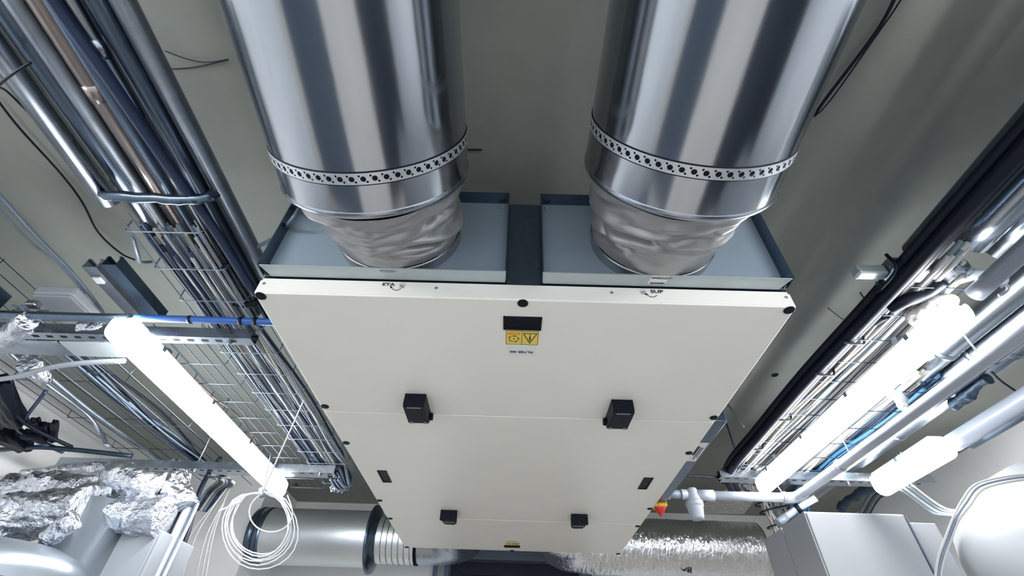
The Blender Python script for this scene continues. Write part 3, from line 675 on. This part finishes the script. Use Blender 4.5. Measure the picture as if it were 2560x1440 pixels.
# ---------------------------------------------------------------- foil-wrapped pieces, lower left
crumpled('foil_wrapped_pipe', [(-2.507, 1.450, 2.232), (-2.351, 1.450, 2.255), (-2.184, 1.450, 2.266), (-2.019, 1.420, 2.236)], .07, 'long foil-wrapped pipe, uppermost of the lower left tangle')
crumpled('foil_wrapped_pipe', [(-1.910, 1.350, 2.316), (-1.786, 1.350, 2.282), (-1.678, 1.400, 2.276)], .055, 'bright foil-wrapped elbow left of the black hanging cable')
crumpled('foil_wrapped_pipe', [(-2.189, 1.300, 2.099), (-2.041, 1.300, 2.111), (-1.871, 1.300, 2.133)], .085, 'bright crumpled foil bundle above left tank')
crumpled('foil_wrapped_pipe', [(-1.984, 1.380, 2.224), (-1.927, 1.380, 2.238), (-1.842, 1.380, 2.251)], .05, 'grey foil stub with dark open end at lower left', amp=.12)
crumpled('foil_sleeve', [(-1.810, 1.400, 2.148), (-1.699, 1.400, 2.146), (-1.589, 1.400, 2.146)], .075, 'crumpled foil sleeve on top of pale grey box at lower left', amp=.2)
crumpled('foil_sleeve', [(-1.698, 1.500, 2.360), (-1.639, 1.500, 2.265), (-1.597, 1.500, 2.202)], .06, 'hanging torn foil flap beside the black hanging cable', amp=.35)
crumpled('foil_sleeve', [(-2.560, 1.600, 2.382), (-2.326, 1.600, 2.410), (-2.023, 1.600, 2.434)], .03, 'thin foil-wrapped pipe along far rail at lower left', amp=.3)
crumpled('foil_sleeve', [(-2.158, 1.250, 2.023), (-2.136, 1.250, 2.070), (-2.105, 1.250, 2.131)], .05, 'slanting foil scrap at left edge above tank', amp=.3)
crumpled('foil_sleeve', [(-1.802, 1.200, 2.065), (-1.846, 1.200, 2.033), (-1.885, 1.200, 1.995)], .035, 'small torn foil shreds hanging before the round duct', amp=.5)
crumpled('foil_sleeve', [(-1.689, 0.400, 2.470), (-1.827, 0.486, 2.470), (-1.908, 0.514, 2.470)], .03, 'crumpled foil knot at far left rail end', amp=.4)
crumpled('foil_sleeve', [(-1.903, 0.671, 2.480), (-1.926, 0.743, 2.480), (-1.939, 0.804, 2.480)], .03, 'white crumpled foil scrap under wide left rail', amp=.4)
crumpled('foil_sleeve', [(-1.563, 0.471, 2.500), (-1.509, 0.476, 2.500), (-1.487, 0.499, 2.500)], .035, 'crumpled foil piece behind near end of left lamp', amp=.3)

# round duct, tank and box at lower left
c = (-1.873, 1.350, 2.058)
c = (c[0]-.03, c[1], c[2])
T = thing('vertical_duct', 'round upright grey duct with dark oval hole at lower left', 'duct', (c[0], 1.45, 0))
obj('duct_shell', MB().lathe((c[0]+.0, 1.45, 0), (0, 0, 1), [(0, .165), (1.0, .165), (1.0, .168), (1.01, .168), (1.01, .165), (2.19, .165), (2.20, .10)], 64), 'tank_metal', T)
obj('oval_hole', MB().lathe((c[0]+.02, 1.283, c[2]), (0, -1, 0), [(0, .0001), (0, .011), (.002, .011), (.002, .0001)], 16), 'rubber', T)
c = (-1.875, 1.100, 1.896)
T = thing('storage_tank', 'grey metal round tank in lower left corner', 'tank', (c[0]-.12, 1.2, 0))
obj('tank_body', MB().lathe((c[0]-.12, 1.2, 0), (0, 0, 1), [(0, .30), (1.86, .30), (1.90, .29), (1.93, .26), (1.96, .18), (1.97, .0001)], 64), 'tank_metal', T)
obj('tank_band', MB().lathe((c[0]-.12, 1.2, 1.80), (0, 0, 1), [(0, .301), (0, .306), (.03, .306), (.03, .301)], 64), 'galv', T)
a = (-1.785, 1.420, 2.092); b = (-1.571, 1.420, 2.085)
T = thing('wall_box', 'pale grey upright metal box at lower left below foil sleeve', 'cabinet', ((a[0]+b[0])/2, 1.5, 0))
obj('box_body', MB().box((a[0], 1.42, .3), (b[0], 1.70, a[2]), .005), 'pale_paint', T)
obj('box_door', MB().box((a[0]+.012, 1.412, .35), (b[0]-.012, 1.42, a[2]-.02), .003), 'pale_paint', T)
for k, (px, r, m) in enumerate(((425, .013, 'galv'), (440, .018, 'white_plastic'), (458, .012, 'galv_dull'))):
    p = (-1.614, 1.500, 2.140)
    x = p[0] + .035*k
    tag(obj('riser_pipe', MB().tube([(x, 1.52, .0), (x, 1.52, p[2]+.10)], r, 14), m), ('slim metal riser pipe touching the pale upright box', 'white plastic riser pipe right of the upright box', 'dull riser pipe nearest the black hanging cable')[k], 'pipe', 'riser pipes at lower left')
cable('hanging_cable', [(-1.62, 1.66, 2.52), (-1.700, 1.750, 2.465), (-1.687, 1.720, 2.389), (-1.667, 1.700, 2.301), (-1.624, 1.680, 2.144), (-1.600, 1.660, 2.009), (-1.587, 1.660, 1.912)], .012, 'black_cable', 'thick black cable hanging down at lower left', 'cable', n=10)
for k, e in enumerate((-60, -40, -5, 8, 18)):
    cable('hanging_cable', [(-1.7-.01*k, 1.95, 2.52), (-1.763, 2.100, 2.546), (-1.796, 2.100, 2.438) if k < 2 else (-1.755, 2.100, 2.439), Vector((-1.764, 2.100, 2.240)) + Vector((e*.0017, 0, 0)), Vector((-1.713, 2.100, 2.003)) + Vector((e*.0023, 0, 0))], .0045, 'white_cable', 'thin white cable hanging down behind the cable coil', 'cable', 'white cables hanging at lower left')
for k in range(6):
    cable('bent_cable', [Vector(q) + Vector((.016*k, .008*k, 0)) for q in ((-1.912, 1.708, 2.520), (-1.870, 1.935, 2.530), (-1.751, 1.939, 2.500), (-1.946, 2.200, 2.527), (-1.977, 2.200, 2.406))], .009, ('grey_cable', 'navy_cable', 'warm_cable')[k % 3], 'cable curving down past far rail end at lower left', 'cable', 'curved cables over the far left rail')

# coil of white cable hanging from tray
def coil():
    T = thing('cable_coil', 'coil of thin white cable hanging below the left lamp end', 'cable coil', (-1.305, 1.620, 2.345))
    yy = 1.55
    tie = Vector((-1.264, 1.550, 2.308))
    C = [((645, 1316), 93, 85), ((648, 1313), 84, 78), ((642, 1322), 88, 92), ((646, 1309), 78, 68), ((650, 1318), 96, 88), ((640, 1311), 82, 73)]
    O = Vector((-1.223, 1.550, 2.154)); ux = (Vector((-1.033, 1.550, 2.160)) - O)/100; uz = (Vector((-1.296, 1.550, 2.339)) - O)/100
    def P(px, py, dy): return O + ux*(px-645) + uz*(1316-py) + Vector((0, dy, 0))
    loops = [(650, 1310, 70, 72), (648, 1306, 78, 78), (646, 1312, 80, 86), (645, 1318, 92, 90), (650, 1322, 96, 94), (647, 1302, 74, 70)]
    pts = []
    for i, (cx, cy, rx, ry) in enumerate(loops):
        for j in range(24):
            a = PI/2 + 2*PI*j/24; t = j/24
            nx = loops[(i+1) % len(loops)]
            cx2 = cx + (nx[0]-cx)*t; cy2 = cy + (nx[1]-cy)*t; rx2 = rx+(nx[2]-rx)*t; ry2 = ry+(nx[3]-ry)*t
            top = 1234
            py = cy2 - ry2*math.sin(a); 
            if math.sin(a) > .6: py = py + (top - py)*(math.sin(a)-.6)/.4*.8
            pts.append(P(cx2 + rx2*math.cos(a), py, .010*math.sin(3*a+i) + .003*i))
    obj('cable_loops', MB().tube(pts, .0030, 8), 'coil_white', T)
    pts = [P(655, 1235, 0)] + [P(680 + 55*math.cos(a), 1283 - 48*math.sin(a), -.01) for a in [PI*.75 + i*PI*1.35/9 for i in range(10)]] + [P(722, 1240, 0)]
    obj('cable_loops', MB().tube(smooth_path(pts, 3), .0030, 8), 'coil_white', T)
    obj('loose_end', MB().tube(smooth_path([P(600, 1255, 0), P(570, 1268, 0), P(545, 1280, 0)], 4), .004, 8), 'coil_white', T)
    obj('lead_up', MB().tube(smooth_path([P(656, 1232, 0), P(656, 1232, 0).lerp(Vector((-0.923, 0.945, 2.500)), .35) - Vector((0, 0, .012)), P(656, 1232, 0).lerp(Vector((-0.923, 0.945, 2.500)), .7) - Vector((0, 0, .008)), (-0.923, 0.945, 2.500)], 5), .0032, 8), 'coil_white', T)
    obj('coil_tie', MB().tube([P(654, 1222, 0), P(655, 1236, 0), P(656, 1243, 0)], .013, 12), 'grey_plastic', T)
    tl = P(687, 1118, -.02); base = P(660, 1225, -.005)
    obj('tie_tail', MB().tube([base, base.lerp(tl, .5), tl], .004, 6, True, lambda t, a, p: .0016 + .006*t*(1-max(0, t-.9)*9.9)), 'grey_plastic', T)
coil()
# knotted cable end at far end of tray A
for k in range(5):
    cable('knotted_cable', [(-1.03+.02*k, 1.72, 2.53), (-.99+.015*k, 1.80, 2.50-.01*k), (-.97+.01*k, 1.84, 2.46), (-1.0+.012*k, 1.82, 2.44), (-1.03+.01*k, 1.78, 2.47)], .009, 'black_cable' if k % 2 else 'grey_cable', 'dark cable knotted at far end of left mesh tray', 'cable', 'knotted cables over far left rail')

# ---------------------------------------------------------------- ducts behind the unit
T = thing('cross_duct', 'plain shiny round duct behind the hanging cable coil', 'duct', (-1.45, 2.95, 2.46))
rD = .187
obj('duct_shell', MB().lathe((-1.80, 2.95, 2.462), (1, 0, 0), [(0, rD), (.76, rD)], 72), 'galv_x', T)
obj('end_collar', MB().lathe((-1.90, 2.95, 2.462), (1, 0, 0), [(0, .0001), (0, rD+.004), (.035, rD+.004), (.036, rD-.002), (.045, rD-.002), (.046, rD+.003), (.10, rD+.003), (.101, rD)], 72), 'steel_blue', T)
T = thing('spiral_duct', 'ribbed spiral duct with wide flange running behind unit far end', 'duct', (-1.03, 2.95, 2.46))
obj('flange', MB().lathe((-1.045, 2.95, 2.462), (1, 0, 0), [(0, .17), (0, rD+.010), (.006, rD+.042), (.012, rD+.044), (.030, rD+.036), (.034, .20), (.060, .17), (.060, .160)], 72), 'steel_blue', T)
rS = .160
obj('duct_shell', MB().lathe((-1.00, 2.95, 2.462), (1, 0, 0), [(0, rS), (.30, rS)], 64), 'galv_x', T)
for k in range(7): obj('rib', MB().lathe((-.985+.042*k, 2.95, 2.462), (1, 0, 0), [(0, rS), (.002, rS+.004), (.005, rS+.004), (.007, rS)], 64), 'galv', T)
obj('dark_joint', MB().lathe((-.705, 2.95, 2.462), (1, 0, 0), [(0, rS), (0, rS+.005), (.008, rS+.005), (.008, rS+.001), (.016, rS+.001), (.016, rS+.005), (.022, rS+.005), (.022, rS)], 64), 'rubber', T)
arc = [(-.70, 2.95, 2.462), (-.58, 2.95, 2.462)] + [(-.58 + .24*math.sin(t), 2.71 + .24*math.cos(t), 2.462 + .0*t) for t in [i*PI/2/8 for i in range(1, 9)]] + [(-.34, 2.395, 2.462)]
obj('bend', MB().tube(arc, rS-.002, 48, False), 'galv', T)
T = thing('foil_duct', 'wrinkled foil-insulated duct right of unit far end', 'duct', (1.1, 2.95, 2.46))
def rf(t, a, p):
    q = Vector((p.x*26, p.y*4, p.z*4)); return .186*(1 + .018*noise.noise(q) + .014*(1-2*abs(noise.noise(q*.55))) )
arc = [(.34, 2.395, 2.466), (.34, 2.55, 2.466)] + [(.58 - .24*math.cos(t), 2.71 + .24*math.sin(t), 2.466) for t in [i*PI/2/10 for i in range(0, 11)]] + [(.60+.02*i, 2.95, 2.466) for i in range(1, 62)]
obj('foil_cover', MB().tube(arc, .186, 72, True, rf), 'foil', T)
ft = Matrix.Translation((0, 0, 0))
cpt = Vector((1.223, 2.800, 2.333))
text_mesh('foil_lettering', 'ISO', .055, 'ink', T, frame((cpt.x, 2.845, 2.312), (-1, -.12, .25), (0, .60, -.80)), extrude=.004, bold=.001)

# ---------------------------------------------------------------- condensate drain: pipe, trap, elbow
T = thing('drain_pipe', 'long white plastic drain pipe with elbow right of unit', 'pipe', (1.32, 1.36, 2.30))
Z = 2.315; r = .0205; yy = 1.415
obj('pipe', MB().tube([(.86, yy, Z), (1.30, yy, Z)], r, 24), 'white_plastic', T)
obj('pipe', MB().tube([(1.335, yy-.03, Z), (1.345, .70, Z), (1.35, -.9, Z+.0), (1.35, -1.6, Z)], r, 24), 'white_plastic', T)
obj('elbow', MB().tube(smooth_path([(1.27, yy, Z), (1.305, yy, Z), (1.33, yy-.012, Z), (1.338, yy-.035, Z), (1.338, yy-.07, Z)], 5), r+.0035, 24), 'white_plastic', T)
obj('socket', MB().tube([(.86, yy, Z), (.945, yy, Z)], r+.004, 24), 'white_plastic', T)
obj('grey_pipe', MB().tube([(.70, yy, Z), (.80, yy, Z)], r-.001, 24), 'grey_plastic', T)
obj('grey_socket', MB().tube([(.66, yy, Z), (.735, yy, Z)], r+.004, 24), 'grey_plastic', T)
obj('trap_inlet', MB().lathe((.790, yy, Z), (1, 0, 0), [(0, .0235), (.028, .0235), (.030, .018), (.05, .016)], 24), 'white_plastic', T)
obj('trap_body', MB().lathe((.845, yy, Z+.028), (0, 0, -1), [(0, .0001), (0, .022), (.010, .027), (.050, .032), (.058, .036), (.060, .0405), (.080, .0405), (.082, .037), (.086, .036), (.130, .030), (.138, .026), (.140, .0001)], 32), 'white_plastic', T)
for x in (1.28,): obj('pipe_clip', MB().lathe((x, yy, Z), (1, 0, 0), [(0, r+.002), (0, r+.006), (.008, r+.006), (.008, r+.002)], 24), 'white_plastic', T)
obj('clip_strap', MB().tube([(1.28, yy, Z+.02), (1.26, yy+.02, Z+.11), (1.25, yy+.05, 2.462)], .003, 6), 'white_plastic', T)
obj('pipe_clip', MB().lathe((1.34, 1.02, Z), (0, 1, 0), [(0, r+.001), (0, r+.004), (.012, r+.004), (.012, r+.001)], 24), 'white_plastic', T)
for y in (.95, .25): obj('hanger', MB().tube([(1.345, y, Z+.02), (1.345, y, 2.503)], .003, 6), 'galv_dull', T)
T = thing('branch_pipe', 'short white pipe with black clamp dropping toward cabinet corner', 'pipe', (1.594, 1.900, 2.407))
q = [(1.644, 1.750, 2.435), (1.567, 1.800, 2.401), (1.499, 1.850, 2.364), (1.443, 1.850, 2.330)]
obj('pipe', MB().tube(q, .017, 20), 'white_plastic', T)
obj('clamp', MB().tube([Vector(q[1]).lerp(Vector(q[2]), .0), Vector(q[1]).lerp(Vector(q[2]), .25)], .024, 20), 'black_plastic', T)
obj('socket', MB().tube([Vector(q[2]), Vector(q[3])], .021, 20), 'grey_plastic', T)
cable('white_conduit', [(1.285, .10, 2.435), (1.283, -.3, 2.435), (1.28, -1.6, 2.435)], .024, 'trunk_paint', 'white tubular conduit continuing upward from right lamp end', 'pipe', n=20)
cable('white_conduit', [(1.885, 1.04, 2.435), (1.885, .4, 2.435), (1.885, -1.6, 2.435)], .036, 'trunk_paint', 'broad white tubular trunking in line with far right lamp', 'pipe', n=24)
cable('white_conduit', [(2.02, 1.10, 2.47), (2.02, .4, 2.47), (2.02, -1.6, 2.47)], .030, 'steel_blue', 'dark bluish pipe beside trunking at far right', 'pipe', n=24)
# pipes between drain pipe and far right lamp
for k, (x, z, rr, y0, y1, m, lab) in enumerate((
    (1.60, 2.58, .045, -1.2, 2.0, 'galv', 'galvanised pipe nearest the white drain pipe on right side'),
    (1.73, 2.57, .060, -1.2, 2.1, 'galv', 'widest galvanised pipe between drain pipe and far lamp'),
    (1.86, 2.60, .050, -1.2, 2.2, 'galv_dull', 'dull galvanised pipe just above the far right lamp'))):
    T = thing('galvanised_pipe', lab, 'pipe', (x, .8, z), 'galvanised pipes at the right')
    obj('pipe', MB().tube([(x, y0, z), (x, y1, z)], rr, 28), m, T)
    for yy in (.55, 1.25): obj('joint_ring', MB().lathe((x, yy, z), (0, 1, 0), [(0, rr), (0, rr+.004), (.02, rr+.004), (.02, rr)], 28), 'galv_dull', T)
cable('clamp_strap', [(1.748, 0.585, 2.500), (1.799, 0.622, 2.490), (1.904, 0.688, 2.490), (1.970, 0.732, 2.500)], .004, 'black_cable', 'black strap across galvanised pipes at right edge', 'clamp')
for k, (a, b) in enumerate((((1.813, 0.858, 2.520), (1.800, 0.656, 2.520)), ((2.025, 2.154, 2.520), (1.998, 1.690, 2.520)))):
    crumpled('insulation_scrap', [a, Vector(a).lerp(Vector(b), .5), b], .022, ('dark frayed insulation on galvanised pipes right of drain pipe', 'dark frayed insulation behind the cabinet top')[k], 'insulation', 'dark_steel', amp=.5, fr=22, n=24)
for k in range(5):
    cable('looped_cable', [Vector(q) + Vector((.018*k, .01*k, 0)) for q in ((2.293, 2.378, 2.560), (2.168, 2.047, 2.560), (2.122, 1.855, 2.550), (2.106, 1.706, 2.540))], .009, ('grey_cable', 'black_cable', 'navy_cable')[k % 3], 'dark cable looping behind cabinet under far right lamp', 'cable', 'looped cables behind the cabinet')

# black cables along the right tray
for k, (dx, dz, rr) in enumerate(((0, 0, .020), (.03, .012, .018), (-.012, .03, .015), (.02, .04, .018))):
    cable('black_trunk_cable', [(1.135+dx, -1.7, 2.50+dz), (1.135+dx+.01, -.8, 2.515+dz), (1.13+dx, -.2, 2.505+dz), (1.135+dx, .25, 2.51+dz), (1.125+dx, .7, 2.51+dz), (1.13+dx, 1.2, 2.505+dz), (1.135+dx, 1.5, 2.505+dz), (1.16+dx, 1.68, 2.49+dz), (1.22+dx, 1.80, 2.47+dz)], rr, 'black_cable', ('fattest black cable along right mesh tray, lowest of the four', 'black cable tucked between fattest one and right mesh tray', 'slimmest black cable on outermost left side of right mesh tray', 'black cable lying on top of the others beside right mesh tray')[k], 'cable', 'black cables along the right tray', n=12)
cable('thin_black_cable', [(.68, 1.55, 2.42), (0.879, 1.562, 2.460), (1.069, 1.617, 2.480), (1.134, 1.637, 2.500), (1.168, 1.525, 2.500)], .006, 'black_cable', 'thin black cable from unit flank to right tray', 'cable')
cable('black_offshoot', [(1.261, 0.466, 2.560), (1.218, 0.450, 2.550), (1.211, 0.384, 2.540), (1.201, 0.305, 2.520)], .012, 'black_cable', 'short curled black cable end left of right tray', 'cable')
cable('black_offshoot', [(1.168, 0.246, 2.500), (1.190, 0.207, 2.500), (1.240, 0.184, 2.510), (1.271, 0.131, 2.520)], .020, 'black_cable', 'fat black cable stub at near end of right tray', 'cable', n=12)
for y in (.42, .62, .98, 1.28, 1.5):
    cable('cable_tie', [(1.125, y, 2.515), (1.115, y, 2.495), (1.16, y, 2.488), (1.19, y+.01, 2.50), (1.20, y+.01, 2.53)], .004, 'black_cable', 'black tie binding black cables to right mesh tray', 'cable tie', 'ties on the right tray')
cable('black_loop', [(1.661, 0.779, 2.620), (1.692, 0.702, 2.620), (1.766, 0.670, 2.620), (1.829, 0.666, 2.600)], .018, 'black_cable', 'thick black cable arching between right lamp and drain pipe, upper', 'cable')
cable('black_loop', [(1.666, 0.777, 2.600), (1.711, 0.700, 2.600), (1.797, 0.687, 2.600), (1.886, 0.721, 2.600)], .016, 'navy_cable', 'navy cable arching just below the black arched one', 'cable')
crumpled('tape_knot', [(1.428, 0.693, 2.460), (1.473, 0.721, 2.460), (1.523, 0.781, 2.460)], .018, 'small crumpled white tape knot beside right lamp', 'tape', 'white_plastic', amp=.35, fr=30, n=20)
T = thing('cross_bracket', 'short silver bracket with dark strap left of right tray top', 'bracket', (1.143, 0.118, 2.520))
a = (1.012, 0.123, 2.520); b = (1.282, 0.096, 2.520)
obj('bracket_bar', MB().box((a[0]+.09, a[1]-.035, 2.52), (b[0]+.06, a[1]+.030, 2.575), .01), 'galv', T)
obj('bracket_end', MB().box((a[0], a[1]-.012, 2.525), (a[0]+.088, a[1]+.022, 2.560), .006), 'galv_lip', T)
cable('bracket_strap', [(a[0]+.085, a[1]-.04, 2.575), (a[0]+.085, a[1]-.04, 2.517), (a[0]+.088, a[1]+.04, 2.512), (a[0]+.10, a[1]+.085, 2.53), (a[0]+.16, a[1]+.10, 2.55), (a[0]+.22, a[1]+.10, 2.56)], .005, 'black_cable', parent=T)
obj('stud', MB().tube([(a[0]+.20, a[1]-.02, 2.57), (a[0]+.20, a[1]-.02, 2.63)], .005, 8), 'dark_steel', T)
obj('drop_rod', MB().tube([(1.105, 0.172, 2.540), (1.461, 0.598, 2.740)], .0055, 8), 'dark_steel', T)
obj('rod_foot', MB().box(Vector((1.461, 0.598, 2.740)) + Vector((-.01, -.01, -.01)), Vector((1.461, 0.598, 2.740)) + Vector((.05, .02, .015)), .002), 'black_plastic', T)
obj('rod_anchor', MB().tube([(1.461, 0.598, 2.740), Vector((1.461, 0.598, 2.740)) + Vector((0, 0, .158))], .003, 6), 'dark_steel', T)
for k, (x, z, rr, m, lab) in enumerate(((1.34, 2.60, .045, 'galv', 'shiny pipe at top right, left one of three'), (1.45, 2.60, .045, 'galv', 'shiny pipe at top right, middle of three'), (1.23, 2.62, .040, 'steel_blue', 'dark pipe at top right edge above black cables'))):
    cable('short_pipe', [(x, -1.7, z), (x, -.6, z), (x, .05+.03*k, z)], rr, m, lab, 'pipe', 'short pipes at top right', n=24)
crumpled('tape_wrap', [(1.313, 0.140, 2.530), (1.342, 0.121, 2.530), (1.400, 0.119, 2.530), (1.454, 0.134, 2.530)], .018, 'crumpled pale tape over pipes above right lamp end', 'tape', 'galv_lip', amp=.3, fr=20, n=24)
crumpled('insulation_scrap', [(1.264, 0.286, 2.490), (1.263, 0.236, 2.490), (1.286, 0.197, 2.490), (1.331, 0.201, 2.490)], .022, 'frayed pale insulation at near end of right lamp', 'insulation', 'plaster', amp=.45, fr=25, n=24)
cable('dark_square_tube', [(1.62, -.9, 2.52), (1.60, .12, 2.52)], .035, 'dark_steel', 'dark open-ended tube at right edge above drain pipe', 'pipe', n=4)
cable('white_hook', [(1.280, 0.032, 2.400), (1.289, 0.023, 2.400), (1.306, 0.038, 2.400), (1.309, 0.059, 2.400), (1.301, 0.064, 2.400)], .004, 'white_plastic', 'little white hook hanging by white conduit at right', 'hook')
# rods beside unit's right flank
tag(obj('hanger_rod', MB().tube([(1.167, 1.532, 2.880), (1.163, 1.507, 2.520)], .004, 8), 'dark_steel'), 'thin dark rod slanting between unit flank and right tray', 'rod')
tag(obj('hanger_rod', MB().tube([(1.188, 1.481, 2.840), (1.070, 1.170, 2.550)], .005, 8), 'white_plastic'), 'short white rod beside unit right edge', 'rod')
cable('ceiling_wire', [(1.360, 0.685, 2.880), (1.472, 0.764, 2.880), (1.524, 0.760, 2.860), (1.548, 0.718, 2.850)], .002, 'black_cable', 'thin kinked wire on ceiling left of the right tray', 'wire')
tag(obj('wall_bracket', MB().tube(smooth_path([(1.283, 1.900, 2.560), (1.373, 1.900, 2.562), (1.405, 1.900, 2.552)], 4), .010, 10), 'galv'), 'little silver bent rod below end of black cables', 'bracket')

# ---------------------------------------------------------------- cabinet and tank at lower right
a = (1.150, 1.086, 2.150); b = (1.157, 1.486, 2.150); c = (1.547, 1.093, 2.150)
T = thing('wall_cabinet', 'pale grey cabinet standing at lower right beside round tank', 'cabinet', ((a[0]+c[0])/2, a[1]+.2, 0))
y0 = a[1]; y1 = b[1]; x0 = a[0]; x1 = c[0]; zt = 2.15
ys = y0 + (y1-y0)*.52
obj('cabinet_body', MB().box((x0, y0, 0), (x1, ys-.006, zt), .004), 'white_paint', T)
obj('back_body', MB().box((x0+.002, ys+.004, 0), (x1, y1, zt-.004), .004), 'white_paint', T)
obj('joint_strip', MB().box((x0+.012, ys-.008, 0), (x1-.01, ys+.006, zt-.006)), 'galv_dull', T)
obj('front_door', MB().box((x0+.006, y0-.006, .1), (x1-.006, y0, zt-.006), .003), 'white_paint', T)
T = thing('side_panel', 'pale panel between cabinet and round tank at lower right', 'panel', (x1+.12, y0+.05, 0))
obj('panel_body', MB().box((x1+.006, y0+.03, 0), (x1+.135, y1, zt-.02), .004), 'white_paint', T)
obj('panel_edge', MB().box((x1+.001, y0-.004, 0), (x1+.006, y0+.28, zt-.01)), 'door_frame', T)
tc = Vector((1.797, 0.836, 2.200)); 
T = thing('buffer_tank', 'huge white round tank in lower right corner', 'tank', (2.21, .95, 0))
obj('tank_shell', MB().lathe((2.21, .95, 0), (0, 0, 1), [(0, .50), (2.02, .50), (2.10, .485), (2.18, .44), (2.25, .36), (2.30, .25), (2.33, .12), (2.335, .0001)], 96), 'tank_white', T)
for k in range(4):
    pts = [(1.709, 1.234, 2.300), (1.811, 1.295, 2.260), (1.853, 1.287, 2.220), (1.840, 1.191, 2.180), (1.870, 1.216, 2.160)]
    cable('sagging_cable', [Vector(p) + Vector((.012*k, -.01*k, .004*k)) for p in pts], .005, ('grey_cable', 'white_cable')[k % 2], 'thin cable sagging across panel toward cable cluster', 'cable', 'sagging cables at the lower right')
for k in range(3):
    pts = [(1.457, 0.420, 2.054), (1.363, 0.420, 2.045), (1.258, 0.420, 2.020), (1.193, 0.420, 1.976), (1.146, 0.420, 1.935), (1.095, 0.420, 1.885), (1.042, 0.420, 1.830), (0.992, 0.420, 1.761)]
    cable('tank_cable', [Vector(p) + Vector((.007*k*(1 if i < 4 else .3), 0, -.006*k)) for i, p in enumerate(pts)], .0028, ('white_cable', 'grey_cable')[k % 2], ('white cable bending round right tank, lowest of three', 'grey cable bending round right tank between two white ones', 'white cable bending round right tank, nearest the tank top')[k], 'cable', 'cables in front of the right tank')
